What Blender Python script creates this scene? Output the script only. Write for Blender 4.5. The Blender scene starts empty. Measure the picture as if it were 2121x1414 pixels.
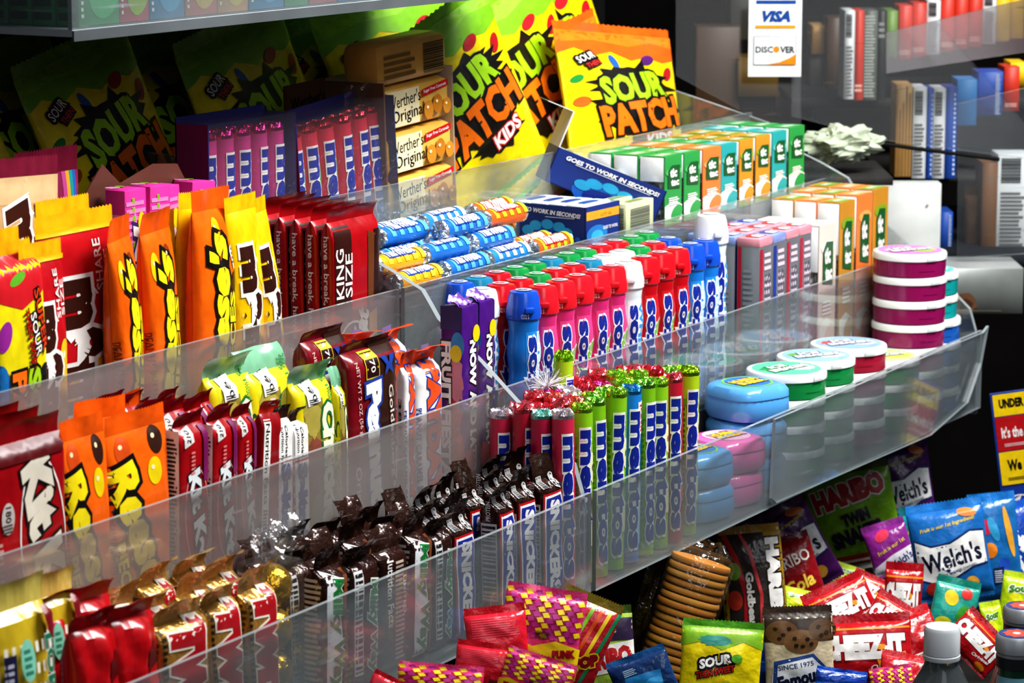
import bpy, bmesh, math, random
from mathutils import Vector, Matrix, noise
from mathutils.geometry import tessellate_polygon
R=math.radians; pi=math.pi; rnd=random.Random(7)
sc=bpy.context.scene; COL=sc.collection
# ---------------------------------------------------------------- camera model (photo frame 2121 x 1414)
F=6000.; CX,CY=1060.5,707.; VPX,HOR=4600.,-380.
pitch=math.atan2(CY-HOR,F); yaw=math.atan2(VPX-CX,math.hypot(F,CY-HOR))
fh=Vector((math.cos(yaw),math.sin(yaw),0)); RT=Vector((math.sin(yaw),-math.cos(yaw),0)); UPV=Vector((0,0,1))
FW=fh*math.cos(pitch)-UPV*math.sin(pitch); CU=fh*math.sin(pitch)+UPV*math.cos(pitch)
def ray(x,y): return FW+RT*((x-CX)/F)-CU*((y-CY)/F)
CAM=Vector((0,0,.12))-ray(1222,1012)*2.29
def atY(x,y,Y):
    r=ray(x,y); return CAM+r*((Y-CAM.y)/r.y)
def atX(x,y,X):
    r=ray(x,y); return CAM+r*((X-CAM.x)/r.x)
def atZ(x,y,Z):
    r=ray(x,y); return CAM+r*((Z-CAM.z)/r.z)
cam=bpy.data.objects.new('camera',bpy.data.cameras.new('camera')); COL.objects.link(cam)
cam.data.sensor_width=36; cam.data.lens=F/2121*36; cam.location=CAM
cam.rotation_euler=Matrix((RT,CU,-FW)).transposed().to_euler()
cam.data.clip_start=.05
cam.data.dof.use_dof=True; cam.data.dof.focus_distance=2.3; cam.data.dof.aperture_fstop=16
sc.camera=cam
# ---------------------------------------------------------------- materials
def lin(h):
    h=h.lstrip('#')[:6]; h=h if len(h)==6 else ''.join(c*2 for c in h[:3]); r=[int(h[i:i+2],16)/255 for i in (0,2,4)]
    return tuple((c/12.92 if c<=.04045 else ((c+.055)/1.055)**2.4) for c in r)+(1,)
MATS={}
def N(nt,t,**k):
    n=nt.nodes.new(t)
    for a,b in k.items():
        if a in n.inputs: n.inputs[a].default_value=b
        else: setattr(n,a,b)
    return n
def mat(col,kind='film'):
    key=(col,kind)
    if key in MATS: return MATS[key]
    m=bpy.data.materials.new(kind+'_'+col.strip('#')); m.use_nodes=True; nt=m.node_tree; b=nt.nodes['Principled BSDF']; out=nt.nodes['Material Output']
    c=lin(col); L=nt.links.new
    b.inputs['Base Color'].default_value=c
    def bump(scale,strength,dist=.002,detail=2,co='Object'):
        tc=N(nt,'ShaderNodeTexCoord'); n=N(nt,'ShaderNodeTexNoise',Scale=scale,Detail=detail); bp=N(nt,'ShaderNodeBump',Strength=strength,Distance=dist)
        L(tc.outputs[co],n.inputs['Vector']); L(n.outputs['Fac'],bp.inputs['Height']); L(bp.outputs['Normal'],b.inputs['Normal']); return n,tc
    def vary(n,lo,hi):
        r=N(nt,'ShaderNodeMapRange'); r.inputs['To Min'].default_value=lo; r.inputs['To Max'].default_value=hi; r.inputs['From Min'].default_value=.3; r.inputs['From Max'].default_value=.7
        L(n.outputs['Fac'],r.inputs['Value']); h=N(nt,'ShaderNodeHueSaturation'); h.inputs['Color'].default_value=c; L(r.outputs['Result'],h.inputs['Value']); L(h.outputs['Color'],b.inputs['Base Color'])
    if kind=='film':            # glossy printed film
        b.inputs['Roughness'].default_value=.24; b.inputs['Specular IOR Level'].default_value=.55
        n,_=bump(55,.5,.0025); vary(n,.82,1.12)
    elif kind=='foil':          # metallised film
        b.inputs['Metallic'].default_value=.85; b.inputs['Roughness'].default_value=.2; bump(120,.9,.003,3)
    elif kind=='goldfoil':
        b.inputs['Metallic'].default_value=.5; b.inputs['Roughness'].default_value=.26; bump(100,.9,.003,3)
    elif kind=='sheen':         # dark wrapper with a metallic sheen
        b.inputs['Metallic'].default_value=.25; b.inputs['Roughness'].default_value=.2; b.inputs['Specular IOR Level'].default_value=.8; bump(90,.9,.003,3)
    elif kind=='ink':           # printing
        b.inputs['Roughness'].default_value=.32; n,_=bump(70,.25,.001); vary(n,.9,1.08)
    elif kind=='card':
        b.inputs['Roughness'].default_value=.5; n,_=bump(30,.08,.001); vary(n,.92,1.06)
    elif kind=='hard':          # moulded plastic
        b.inputs['Roughness'].default_value=.22; b.inputs['Coat Weight'].default_value=.3; n,_=bump(20,.05,.001); vary(n,.95,1.04)
    elif kind=='dull':
        b.inputs['Roughness'].default_value=.75; b.inputs['Specular IOR Level'].default_value=.2; n,_=bump(12,.3,.004,4); vary(n,.7,1.2)
    elif kind=='metal':
        b.inputs['Metallic'].default_value=.55; b.inputs['Roughness'].default_value=.42; n,_=bump(9,.15,.003,6); vary(n,.55,1.1)
    elif kind in('acrylic','acrylic_hazy','sheet'):
        haze={'acrylic':.19,'acrylic_hazy':.34,'sheet':.03}[kind]
        nt.nodes.remove(b)
        tr=N(nt,'ShaderNodeBsdfTransparent'); tr.inputs['Color'].default_value=(.95,.96,.96,1) 
        gl=N(nt,'ShaderNodeBsdfGlossy'); gl.inputs['Roughness'].default_value=.06 if kind=='acrylic' else .12; gl.inputs['Color'].default_value=(.9,.92,.93,1)
        df=N(nt,'ShaderNodeBsdfDiffuse'); df.inputs['Color'].default_value=c
        tc=N(nt,'ShaderNodeTexCoord'); n=N(nt,'ShaderNodeTexNoise',Scale=9.,Detail=6.); L(tc.outputs['Object'],n.inputs['Vector'])
        r=N(nt,'ShaderNodeMapRange'); r.inputs['To Min'].default_value=haze*.55; r.inputs['To Max'].default_value=haze*1.5; r.inputs['From Min'].default_value=.3; r.inputs['From Max'].default_value=.7; L(n.outputs['Fac'],r.inputs['Value'])
        # fine scratches
        mp=N(nt,'ShaderNodeMapping'); mp.inputs['Scale'].default_value=(22,22,260); mp.inputs['Rotation'].default_value=(0,.5,0); L(tc.outputs['Object'],mp.inputs['Vector'])
        v=N(nt,'ShaderNodeTexNoise',Scale=1.,Detail=1.); L(mp.outputs['Vector'],v.inputs['Vector'])
        r2=N(nt,'ShaderNodeMapRange'); r2.inputs['From Min'].default_value=.68; r2.inputs['From Max'].default_value=.8; r2.inputs['To Max'].default_value=.25; L(v.outputs['Fac'],r2.inputs['Value'])
        ad=N(nt,'ShaderNodeMath',operation='ADD'); L(r.outputs['Result'],ad.inputs[0]); L(r2.outputs['Result'],ad.inputs[1])
        m1=N(nt,'ShaderNodeMixShader'); L(ad.outputs[0],m1.inputs['Fac']); L(tr.outputs[0],m1.inputs[1]); L(df.outputs[0],m1.inputs[2])
        gb=N(nt,'ShaderNodeNewGeometry'); io=N(nt,'ShaderNodeMath',operation='MULTIPLY_ADD'); io.inputs[1].default_value=-.8333; io.inputs[2].default_value=1.5; L(gb.outputs['Backfacing'],io.inputs[0]); fr=N(nt,'ShaderNodeFresnel'); L(io.outputs[0],fr.inputs['IOR']); f2=N(nt,'ShaderNodeMath',operation='MULTIPLY_ADD'); f2.inputs[1].default_value=.9 if kind!='sheet' else .35; f2.inputs[2].default_value=.03 if kind!='sheet' else .0; L(fr.outputs[0],f2.inputs[0])
        m2=N(nt,'ShaderNodeMixShader'); L(f2.outputs[0],m2.inputs['Fac']); L(m1.outputs[0],m2.inputs[1]); L(gl.outputs[0],m2.inputs[2])
        L(m2.outputs[0],out.inputs['Surface'])
    elif kind=='clear':         # thin clear wrapping film
        nt.nodes.remove(b)
        tr=N(nt,'ShaderNodeBsdfTransparent'); tr.inputs['Color'].default_value=(.95,.95,.95,1)
        gl=N(nt,'ShaderNodeBsdfGlossy'); gl.inputs['Roughness'].default_value=.1
        df=N(nt,'ShaderNodeBsdfDiffuse'); df.inputs['Color'].default_value=c
        tc=N(nt,'ShaderNodeTexCoord'); n=N(nt,'ShaderNodeTexNoise',Scale=70.,Detail=3.); L(tc.outputs['Object'],n.inputs['Vector'])
        bp=N(nt,'ShaderNodeBump',Strength=.9,Distance=.004); L(n.outputs['Fac'],bp.inputs['Height']); L(bp.outputs['Normal'],gl.inputs['Normal'])
        m1=N(nt,'ShaderNodeMixShader'); m1.inputs[0].default_value=.02; L(tr.outputs[0],m1.inputs[1]); L(df.outputs[0],m1.inputs[2])
        m2=N(nt,'ShaderNodeMixShader'); m2.inputs[0].default_value=.07; L(m1.outputs[0],m2.inputs[1]); L(gl.outputs[0],m2.inputs[2])
        L(m2.outputs[0],out.inputs['Surface'])
    elif kind=='glass':
        b.inputs['Roughness'].default_value=.05; b.inputs['Transmission Weight'].default_value=.9; b.inputs['IOR'].default_value=1.33; bump(40,.1)
    MATS[key]=m; return m
# ---------------------------------------------------------------- mesh builder
class MB:
    def __init__(s): s.v=[];s.f=[];s.m=[];s.ms=[]
    def mi(s,m):
        if m not in s.ms: s.ms.append(m)
        return s.ms.index(m)
    def add(s,vs,fs,m):
        o=len(s.v); s.v+=[tuple(p) for p in vs]; k=s.mi(m)
        for f in fs: s.f.append([o+i for i in f]); s.m.append(k)
    def grid(s,fn,nu,nv,m,flip=False,closed=False):
        vs=[fn(i/nu,j/nv) for j in range(nv+1) for i in range(nu+1)]
        fs=[]
        for j in range(nv):
            for i in range(nu):
                q=[j*(nu+1)+i,j*(nu+1)+i+1,(j+1)*(nu+1)+i+1,(j+1)*(nu+1)+i]
                fs.append(q[::-1] if flip else q)
        s.add(vs,fs,m)
    def lathe(s,prof,m,n=28,cx=0,cy=0,se=2.,cap=True,axis='z'):
        vs=[];fs=[]
        for r,z in prof:
            for k in range(n):
                a=2*pi*k/n; c_,s_=math.cos(a),math.sin(a)
                g=r/((abs(c_)**se+abs(s_)**se)**(1/se))
                x,y=g*c_,g*s_
                vs.append((cx+x,cy+y,z) if axis=='z' else (z,cx+x,cy+y))
        for j in range(len(prof)-1):
            for k in range(n):
                k2=(k+1)%n; fs.append([j*n+k,j*n+k2,(j+1)*n+k2,(j+1)*n+k])
        if cap: fs.append([k for k in range(n)][::-1]); fs.append([(len(prof)-1)*n+k for k in range(n)])
        s.add(vs,fs,m)
    def box(s,x0,y0,z0,x1,y1,z1,m,bev=0,mats=None):
        bm=bmesh.new(); bmesh.ops.create_cube(bm,size=1)
        for v in bm.verts: v.co=Vector((x0 if v.co.x<0 else x1,y0 if v.co.y<0 else y1,z0 if v.co.z<0 else z1))
        if bev: bmesh.ops.bevel(bm,geom=bm.edges[:],offset=bev,segments=2,affect='EDGES',profile=.5)
        bm.normal_update(); vs=[v.co.copy() for v in bm.verts]
        for f in bm.faces:
            mm=m
            if mats:
                n=f.normal; ax=max(range(3),key=lambda i:abs(n[i])); kx='XYZ'[ax] if n[ax]>0 else 'xyz'[ax]
                mm=mats.get(kx,m)
            k=s.mi(mm); s.m.append(k); s.f.append([len(s.v)+v.index for v in f.verts])
        s.v+=[tuple(p) for p in vs]; bm.free()
    def tube(s,pts,r,m,n=8):
        pts=[Vector(p) for p in pts]; vs=[];fs=[]
        for i,p in enumerate(pts):
            d=(pts[min(i+1,len(pts)-1)]-pts[max(i-1,0)]).normalized(); a=d.orthogonal().normalized(); b=d.cross(a)
            if i and False: pass
            for k in range(n): t=2*pi*k/n; vs.append(p+a*math.cos(t)*r+b*math.sin(t)*r)
        for j in range(len(pts)-1):
            for k in range(n): k2=(k+1)%n; fs.append([j*n+k,j*n+k2,(j+1)*n+k2,(j+1)*n+k])
        fs.append(list(range(n))[::-1]); fs.append([(len(pts)-1)*n+k for k in range(n)]); s.add(vs,fs,m)
    def mesh(s,name,smooth=True,scale=.001):
        me=bpy.data.meshes.new(name); me.from_pydata([(a*scale,b*scale,c*scale) for a,b,c in s.v],[],s.f)
        for m in s.ms: me.materials.append(m)
        me.polygons.foreach_set('material_index',s.m)
        me.polygons.foreach_set('use_smooth',[smooth]*len(s.f))
        if smooth:
            try: me.set_sharp_from_angle(angle=R(38))
            except Exception: pass
        me.update(); return me
# ---------------------------------------------------------------- printed artwork: lettering and shapes laid on a surface
TC={}
def text2d(t,bold,off,shear):
    key=(t,bold,off,shear)
    if key in TC: return TC[key]
    cu=bpy.data.curves.new('t','FONT'); cu.body=t; cu.size=1; cu.offset=bold+off; cu.shear=shear; cu.resolution_u=2; cu.align_x='CENTER'
    o=bpy.data.objects.new('t',cu); me=bpy.data.meshes.new_from_object(o)
    vs=[(v.co.x,v.co.y) for v in me.vertices]; fs=[tuple(p.vertices) for p in me.polygons]
    bpy.data.objects.remove(o); bpy.data.curves.remove(cu); bpy.data.meshes.remove(me)
    TC[key]=(vs,fs); return TC[key]
def ftris(vs,fs):
    out=[]
    for f in fs:
        for i in range(1,len(f)-1): out.append((vs[f[0]],vs[f[i]],vs[f[i+1]]))
    return out
def split(tris,L):
    out=[];st=list(tris)
    while st:
        a,b,c=st.pop(); e=((a[0]-b[0])**2+(a[1]-b[1])**2,(b[0]-c[0])**2+(b[1]-c[1])**2,(c[0]-a[0])**2+(c[1]-a[1])**2)
        k=max(range(3),key=lambda i:e[i])
        if e[k]<=L*L: out.append((a,b,c)); continue
        if k==0: m=((a[0]+b[0])/2,(a[1]+b[1])/2); st+=[(a,m,c),(m,b,c)]
        elif k==1: m=((b[0]+c[0])/2,(b[1]+c[1])/2); st+=[(a,b,m),(a,m,c)]
        else: m=((c[0]+a[0])/2,(c[1]+a[1])/2); st+=[(a,b,m),(m,b,c)]
    return out
def T(t,cx,cy,ln,hg,rot=0,fill='#ffffff',out=None,ow=.06,shear=0,bold=.015): return ('T',t,cx,cy,ln,hg,rot,fill,out,ow,shear,bold)
def E(cx,cy,rx,ry,col,rot=0): return ('G',[(cx+rx*math.cos(a)*math.cos(R(rot))-ry*math.sin(a)*math.sin(R(rot)),cy+rx*math.cos(a)*math.sin(R(rot))+ry*math.sin(a)*math.cos(R(rot))) for a in [2*pi*k/20 for k in range(20)]],col)
def G(pts,col): return ('G',pts,col)
def B(x0,y0,x1,y1,col): return ('G',[(x0,y0),(x1,y0),(x1,y1),(x0,y1)],col)
def RING(cx,cy,rx,ry,w,col,rot=0): return ('R',cx,cy,rx,ry,w,col,rot)
def LINES(x0,y0,x1,y1,n,col,vert=False): return ('L',x0,y0,x1,y1,n,col,vert)
def BARS(x0,y0,x1,y1,col='#202020',vert=False): return ('K',x0,y0,x1,y1,col,vert)
def SPLAT(cx,cy,rx,ry,col,seed=1,spike=.45,n=26):
    q=random.Random(seed); return ('G',[(cx+rx*math.cos(2*pi*k/n)*(1+q.uniform(-.15,spike)*(k%2)),cy+ry*math.sin(2*pi*k/n)*(1+q.uniform(-.15,spike)*(k%2))) for k in range(n)],col)
def decals(mb,surf,items,L=7.,d0=.3,ink='ink'):
    off=d0
    for it in items:
        if it[0]=='T':
            _,t,cx,cy,ln,hg,rot,fill,oc,ow,sh,bold=it
            base,_=text2d(t,bold,0,sh)
            x0=min(p[0] for p in base);x1=max(p[0] for p in base);y0=min(p[1] for p in base);y1=max(p[1] for p in base)
            sx=ln/max(x1-x0,1e-6);sy=hg/max(y1-y0,1e-6);mx,my=(x0+x1)/2,(y0+y1)/2;cr,sr=math.cos(R(rot)),math.sin(R(rot))
            for col,o in ((oc,ow),(fill,0)):
                if not col: continue
                vs,fs=text2d(t,bold,o,sh)
                pv=[(cx+(x-mx)*sx*cr-(y-my)*sy*sr,cy+(x-mx)*sx*sr+(y-my)*sy*cr) for x,y in vs]
                put_tris(mb,surf,ftris(pv,fs),mat(col,ink),L,off); off+=.14
        elif it[0]=='G':
            p=it[1]; tr=tessellate_polygon([[Vector((x,y,0)) for x,y in p]])
            put_tris(mb,surf,[(p[a],p[b],p[c]) for a,b,c in tr],mat(it[2],ink),L,off); off+=.1
        elif it[0]=='R':
            _,cx,cy,rx,ry,w,col,rot=it; tr=[]; n=28
            def q(k,g):
                a=2*pi*k/n; x,y=(rx-g)*math.cos(a),(ry-g)*math.sin(a); c,s=math.cos(R(rot)),math.sin(R(rot)); return (cx+x*c-y*s,cy+x*s+y*c)
            for k in range(n): tr+=[(q(k,0),q(k+1,0),q(k+1,w)),(q(k,0),q(k+1,w),q(k,w))]
            put_tris(mb,surf,tr,mat(col,ink),L,off); off+=.1
        elif it[0] in 'LK':
            _,x0,y0,x1,y1=it[:5]; tr=[]
            if it[0]=='L': n,col,vert=it[5:]; seg=[(k/n,(k+.55)/n) for k in range(n)]
            else:
                col,vert=it[5:]; q=random.Random(3); seg=[];a=0
                while a<1: w=q.choice((.02,.03,.05)); seg.append((a,min(1,a+w))); a+=w+q.choice((.02,.03))
            for a,b in seg:
                e=random.Random(int(a*1000)).uniform(.72,1) if it[0]=='L' else 1
                if vert: r=(x0+(x1-x0)*a,y0,x0+(x1-x0)*b,y0+(y1-y0)*e)
                else: r=(x0,y0+(y1-y0)*a,x0+(x1-x0)*e,y0+(y1-y0)*b)
                p=[(r[0],r[1]),(r[2],r[1]),(r[2],r[3]),(r[0],r[3])]; tr+=[(p[0],p[1],p[2]),(p[0],p[2],p[3])]
            put_tris(mb,surf,tr,mat(col,ink),L,off); off+=.1
def put_tris(mb,surf,tris,m,L,off):
    if L: tris=split(tris,L)
    ix={};vs=[];fs=[]
    for t in tris:
        a=(t[1][0]-t[0][0])*(t[2][1]-t[0][1])-(t[2][0]-t[0][0])*(t[1][1]-t[0][1])
        if abs(a)<1e-6: continue
        if a<0: t=(t[0],t[2],t[1])
        f=[]
        for p in t:
            k=(round(p[0],3),round(p[1],3))
            if k not in ix: ix[k]=len(vs); vs.append(surf(p[0],p[1],off))
            f.append(ix[k])
        fs.append(f)
    mb.add(vs,fs,m)
# ---------------------------------------------------------------- things
def cp(o,label,cat,group=None):
    o['label']=label; o['category']=cat
    if group: o['group']=group
KINDS={}; PROTO={}
def inst(kind,label,cat,loc,rot=(0,0,0),scale=(1,1,1),group=None):
    """one thing: an Empty at its base with its part meshes (copies share the mesh data)"""
    if kind not in PROTO: PROTO[kind]=KINDS[kind]()
    name,parts=PROTO[kind]
    root=bpy.data.objects.new(name,None) if len(parts)>1 else bpy.data.objects.new(name,parts[0][1])
    COL.objects.link(root); root.location=loc; root.rotation_euler=rot; root.scale=scale
    if len(parts)>1:
        byname={}
        for p in parts:
            o=bpy.data.objects.new(p[0],p[1]); COL.objects.link(o); par=p[2] if len(p)>2 and p[2] else None
            o.parent=byname[par] if par else root; byname[p[0]]=o
            if len(p)>3 and p[3]: o['label']=p[3]
            if len(p)>4 and p[4]: o['kind']=p[4]
    cp(root,label,cat,group); return root
DIM={}
def front(kind,xl,xr,yt,Y,floor,label,cat,group=None,rot=(0,0,0),sy=None,dz=0):
    """stand a pack on the tray floor so that its front face spans the measured width and reaches the measured top"""
    w,t,h=DIM[kind]; a=atY(xl,yt,Y); b=atY(xr,yt,Y); top=(a.z+b.z)/2
    sx=(b.x-a.x)/(w/1000); sz=(top-floor)/(h/1000); s_y=sy or sx
    return inst(kind,label,cat,((a.x+b.x)/2,Y+t/2000*s_y,floor+dz),rot,(sx,s_y,sz),group)
ORD=['first','second','third','fourth','fifth','sixth','seventh','eighth','ninth','tenth','eleventh','twelfth','thirteenth','fourteenth','fifteenth']
# pillow packs: bags (n about 2) and flow-wrapped bars (n about 6)
def pillow(name,w,t,h,body,seal_col,deco=(),left=(),n=2.2,prof=.55,fin=9,botfin=5,bend=0,wr=1.2,kind='film',skind=None,seed=1,bar=False,nu=24,nv=22,waist=.03,L=6.,sealname='top_seal',tooth=1.6,extra=None,wrL=26.,sealdeco=()):
    hw=w/2; y0,y1=botfin,h-fin
    def Tt(v):
        if bar: return (t/2)*(min(1,(v/.07))**.5 if v<.07 else (min(1,((1-v)/.07))**.5 if v>.93 else 1))
        return (t/2)*max(0,math.sin(pi*min(max(v,0),1)))**prof
    def W(v): return hw*(1-waist*math.sin(pi*v))
    def yf(x,z,sgn=-1):
        v=min(1,max(0,(z-y0)/(y1-y0))); u=min(1,abs(x)/W(v)); e=(1-u**n)**(1/n)
        ed=max(0,1-u)**.3*min(1,Tt(v)/(t/2)+.02)
        q=noise.noise(Vector((x/wrL+seed*7.3,z/wrL+(3 if sgn>0 else 0),seed)))+.3*noise.noise(Vector((x/wrL*2.2+seed,z/wrL*1.6,seed+5)))
        q+=.5*abs(noise.noise(Vector((x/wrL*1.1+z/wrL*1.7,seed*2.,4.)))) if not bar else 0
        return sgn*(Tt(v)*e+.15)+q*wr*ed*sgn
    mb=MB(); bm_=mat(body,kind)
    def g(sgn):
        def fn(a,b):
            v=b; x=-math.cos(pi*a); x=math.copysign(abs(x)**.9,x)*W(v); z=y0+(y1-y0)*v; return (x,yf(x,z,sgn),z)
        return fn
    mb.grid(g(-1),nu,nv,bm_); mb.grid(g(1),nu,nv,bm_,flip=True)
    gr=[[g(-1)(i/nu,j/nv)[1] for i in range(nu+1)] for j in range(nv+1)]
    def S(x,z,o):
        v=min(1,max(0,(z-y0)/(y1-y0))); u=max(-1,min(1,x/W(v))); u2=math.copysign(abs(u)**(1/.9),u); a=math.acos(-u2)/pi
        fa=min(nu-1e-6,a*nu);fb=min(nv-1e-6,v*nv);i=int(fa);j=int(fb);p=fa-i;q=fb-j
        return (x,(gr[j][i]*(1-p)+gr[j][i+1]*p)*(1-q)+(gr[j+1][i]*(1-p)+gr[j+1][i+1]*p)*q-o,z)
    if extra: extra(mb,S)
    decals(mb,S,deco,L,.45)
    if left: decals(mb,lambda x,y,o:(-hw*(max(0,1-abs(x/(t/2))**n))**(1/n)-o-.2,-x,y),left,L)
    sm=mat(seal_col,skind or kind)
    fb=MB()
    def fin_fn(z0,z1,dirn,bd):
        K=44
        def fn(a,b):
            x=(-1+2*a)*hw*.985; i=round(a*K); s_=b
            zz=z0+(z1-z0)*s_
            if b>.99: zz+=dirn*(tooth if i%2 else -tooth*.2)
            wv=math.sin(a*9+seed)*fin*.10*s_+noise.noise(Vector((x/30,seed*3.1,1)))*fin*.18*s_+(.2 if i%2 else -.2)
            ang=bd*s_
            if bd: zz=z0+(z1-z0)*math.sin(abs(ang))/abs(bd) if bd else zz; yy=-(fin)*(1-math.cos(ang))/abs(bd)*math.copysign(1,bd); 
            else: yy=0
            if bd and b>.99: yy+=-(tooth*.6 if i%2 else 0)
            return (x,yy+wv,zz)
        return fn,K
    fn,K=fin_fn(y1-.3,h,1,bend); fb.grid(fn,K,5,sm); 
    if sealdeco: decals(fb,lambda x,y,o:(x,-1-o,y),sealdeco,L)
    parts=[('pouch' if not bar else 'wrapper',mb.mesh(name+'_body'))]
    parts.append((sealname,fb.mesh(name+'_seal')))
    if botfin>2:
        fn,K=fin_fn(y0+.3,0,-1,0); q=MB(); q.grid(fn,K,2,sm,flip=True); parts.append(('bottom_seal',q.mesh(name+'_bseal')))
    return name,parts
def K(kind,dims):
    def d(f): KINDS[kind]=f; DIM[kind]=dims; return f
    return d
FS=lambda w,d,h:{'F':lambda x,y,o:(x,-d/2-o,y),'L':lambda x,y,o:(-w/2-o,-x,y),'R':lambda x,y,o:(w/2+o,x,y),'T':lambda x,y,o:(x,y,h+o)}
def carton(name,w,d,h,col,F_=(),L_=(),T_=(),mats=None,bev=.6,kind='card',part='carton'):
    mb=MB(); mb.box(-w/2,-d/2,0,w/2,d/2,h,mat(col,kind),bev,{k:mat(v,kind) for k,v in (mats or {}).items()}); f=FS(w,d,h)
    for k,it in (('F',F_),('L',L_),('T',T_)): decals(mb,f[k],it,None)
    return name,[(part,mb.mesh(name))]
W_='#f4f2ee'; BK='#15110f'; YL='#ffd812'; RD='#c8101c'; NV='#1b2a8c'; LM='#a5d417'; OR='#ff7a12'; GN='#1f9a3c'; BR='#3c1a12'
# ------------------------------------------------------------------ big sour candy bags
def sour(top,seed,body='#f7e011',w=180,h=235,dark=0):
    A='#e8661a' if top=='o' else '#7fbf22'; A2='#f2801f' if top=='o' else '#94cf3a'
    d=[G([(-90,h*.80),(-70,h*.835),(-45,h*.79),(-20,h*.82),(8,h*.77),(35,h*.80),(60,h*.77),(90,h*.80),(90,h-12),(-90,h-12)],A),
       G([(-90,h*.87),(-40,h*.89),(10,h*.86),(50,h*.9),(90,h*.87),(90,h-12),(-90,h-12)],A2),
       E(-74,h*.64,9,5,'#2a8c3c',30),E(-20,h*.755,5,11,'#2763b8',25),E(66,h*.70,7,12,'#b51f26',-35),E(-72,h*.5,10,7,'#c7641f',20),E(34,h*.78,12,7,'#b8202a' if top!='o' else '#5a2470',20),
       SPLAT(4,h*.62,52,24,BK,seed,.6,34),SPLAT(10,h*.44,62,34,BK,seed+3,.3,34),SPLAT(24,h*.28,32,15,BK,seed+5,.5,26),
       T('SOUR',2,h*.60,100,42,10,'#a8dd1c',BK,.07,0,.05),T('PATCH',10,h*.42,126,46,10,OR,BK,.06,0,.05),T('KIDS',36,h*.28,44,18,10,W_,'#c4161c',.07,0,.04),
       T('SOUR',-60,h*.775,26,10,25,W_,BK,.2),T('THEN',-52,h*.735,20,7,25,'#d33',BK,.2)]
    return pillow('candy_bag',w,34,h,body,A,d,fin=15,botfin=6,seed=seed,wr=2.6,nu=26,nv=24,L=9,waist=.04)
K('sour_green',(180,34,235))(lambda:sour('g',1)); K('sour_green_creased',(180,34,235))(lambda:sour('g',4)); K('sour_orange',(180,34,235))(lambda:sour('o',2))
def candies(xs): return [E(x,y,r,r*1.15,c,10) for x,y,r,c in xs]+[E(x-r*.3,y+r*.35,r*.25,r*.2,'#ffe9b8') for x,y,r,c in xs]
# ------------------------------------------------------------------ share bags
K('peanut_bag',(82,30,150))(lambda:pillow('candy_bag',82,30,150,'#fbc80e','#fbc312',[E(26,105,13,15,'#f7d21a'),*candies([(-22,38,10,'#8a4418'),(25,40,8,'#2f7fc4')]),T("m&m's",-2,66,104,46,-90,BR,W_,.07,0,.07),T('PEANUT',-32,30,36,7,-90,'#7a3d0c'),],fin=10,seed=3,wr=2,tooth=.8))
def choc_bag():
    return pillow('candy_bag',86,30,150,'#c01420','#f6b915',[G([(-43,0),(43,0),(43,74),(20,70),(-10,58),(-43,36)],'#f0b414'),*candies([(28,76,12,'#f5c61a'),(-30,22,8,'#8a4418')]),T("m&m's",-3,62,100,50,-90,BR,W_,.07,0,.07),T('SHARE',18,118,30,9,90,W_),T('SIZE',29,115,22,9,90,W_),B(-43,138,43,141,'#f6b915')],fin=10,seed=5,wr=2,tooth=.8)
K('choc_bag',(86,30,150))(choc_bag)
K('caramel_bag',(100,30,150))(lambda:pillow('candy_bag',100,30,150,'#cda878','#7a1f38',[B(-50,128,50,141,'#d8b98a'),T("m&m's",0,82,96,50,-80,BR,W_,.06,0,.06),T('caramel',36,98,60,13,-78,'#2a1408'),T('MILK CHOCOLATE',-34,90,40,5,-80,'#6b4a20'),*candies([(-20,30,9,'#d8b020')])],fin=12,seed=8,wr=2.2,tooth=.8))
K('rainbow_bag',(90,26,150))(lambda:pillow('candy_bag',90,26,150,'#8a2a52','#6b1730',[B(26,5,31,138,'#d6a21a'),B(31,5,36,138,'#1f8f8f'),B(36,5,40,138,'#1f5fae'),B(20,5,26,138,'#b84a8a')],fin=12,seed=9,wr=2,tooth=.8))
PB='#f26a10'
def pieces(seed,bend=0,up=True):
    c=candies([(-20,124,9,'#d8541a'),(19,126,9,'#3a1c12'),(14,104,9,'#e8cf10')]) if not up else candies([(-20,116,8,'#e8cf10'),(12,120,7,'#8a3a14')])
    tx=[T("Reese's",-7,66,118,36,80,'#f6e21a',BK,.09,.2,.05),T('PIECES',17,62,66,11,82,'#f6e21a',BK,.06,0,.04)] if up else [T("Reese's",-2,58,128,34,-66,'#f6e21a',BK,.09,.2,.05),T('PIECES',-24,34,50,11,-75,'#f6e21a',BK,.06,0,.04)]
    return pillow('candy_bag',74,26,150,PB,'#ee5f10',[*c,*tx,T('PEANUT BUTTER CANDY',-33,44,66,4,-84,'#7a2c08')],fin=14,seed=seed,wr=2.2,bend=bend,n=3,tooth=.8)
K('pieces_bag',(74,26,150))(lambda:pieces(11,0,False)); K('pieces_bag_bent',(74,26,150))(lambda:pieces(15,.5,False)); K('pieces_up',(74,26,150))(lambda:pieces(17,.2)); K('pieces_up_b',(74,26,150))(lambda:pieces(19,.5))
K('pieces_bag_tall',(74,30,170))(lambda:pillow('candy_bag',74,30,170,PB,'#ee5f10',[*candies([(-4,142,8,'#d8c010'),(10,130,7,'#a83c10')]),G([(16,128),(30,138),(32,116),(20,114)],'#e8e4dc'),LINES(19,118,29,130,4,'#555555'),E(22,104,7,9,'#3a1c12'),T("Reese's",-9,80,122,36,86,'#f6e21a',BK,.09,.2,.05),T('PIECES',15,66,66,12,87,'#f6e21a',BK,.06,0,.04)],fin=14,seed=21,wr=2.8,n=2.6,tooth=1))
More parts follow.
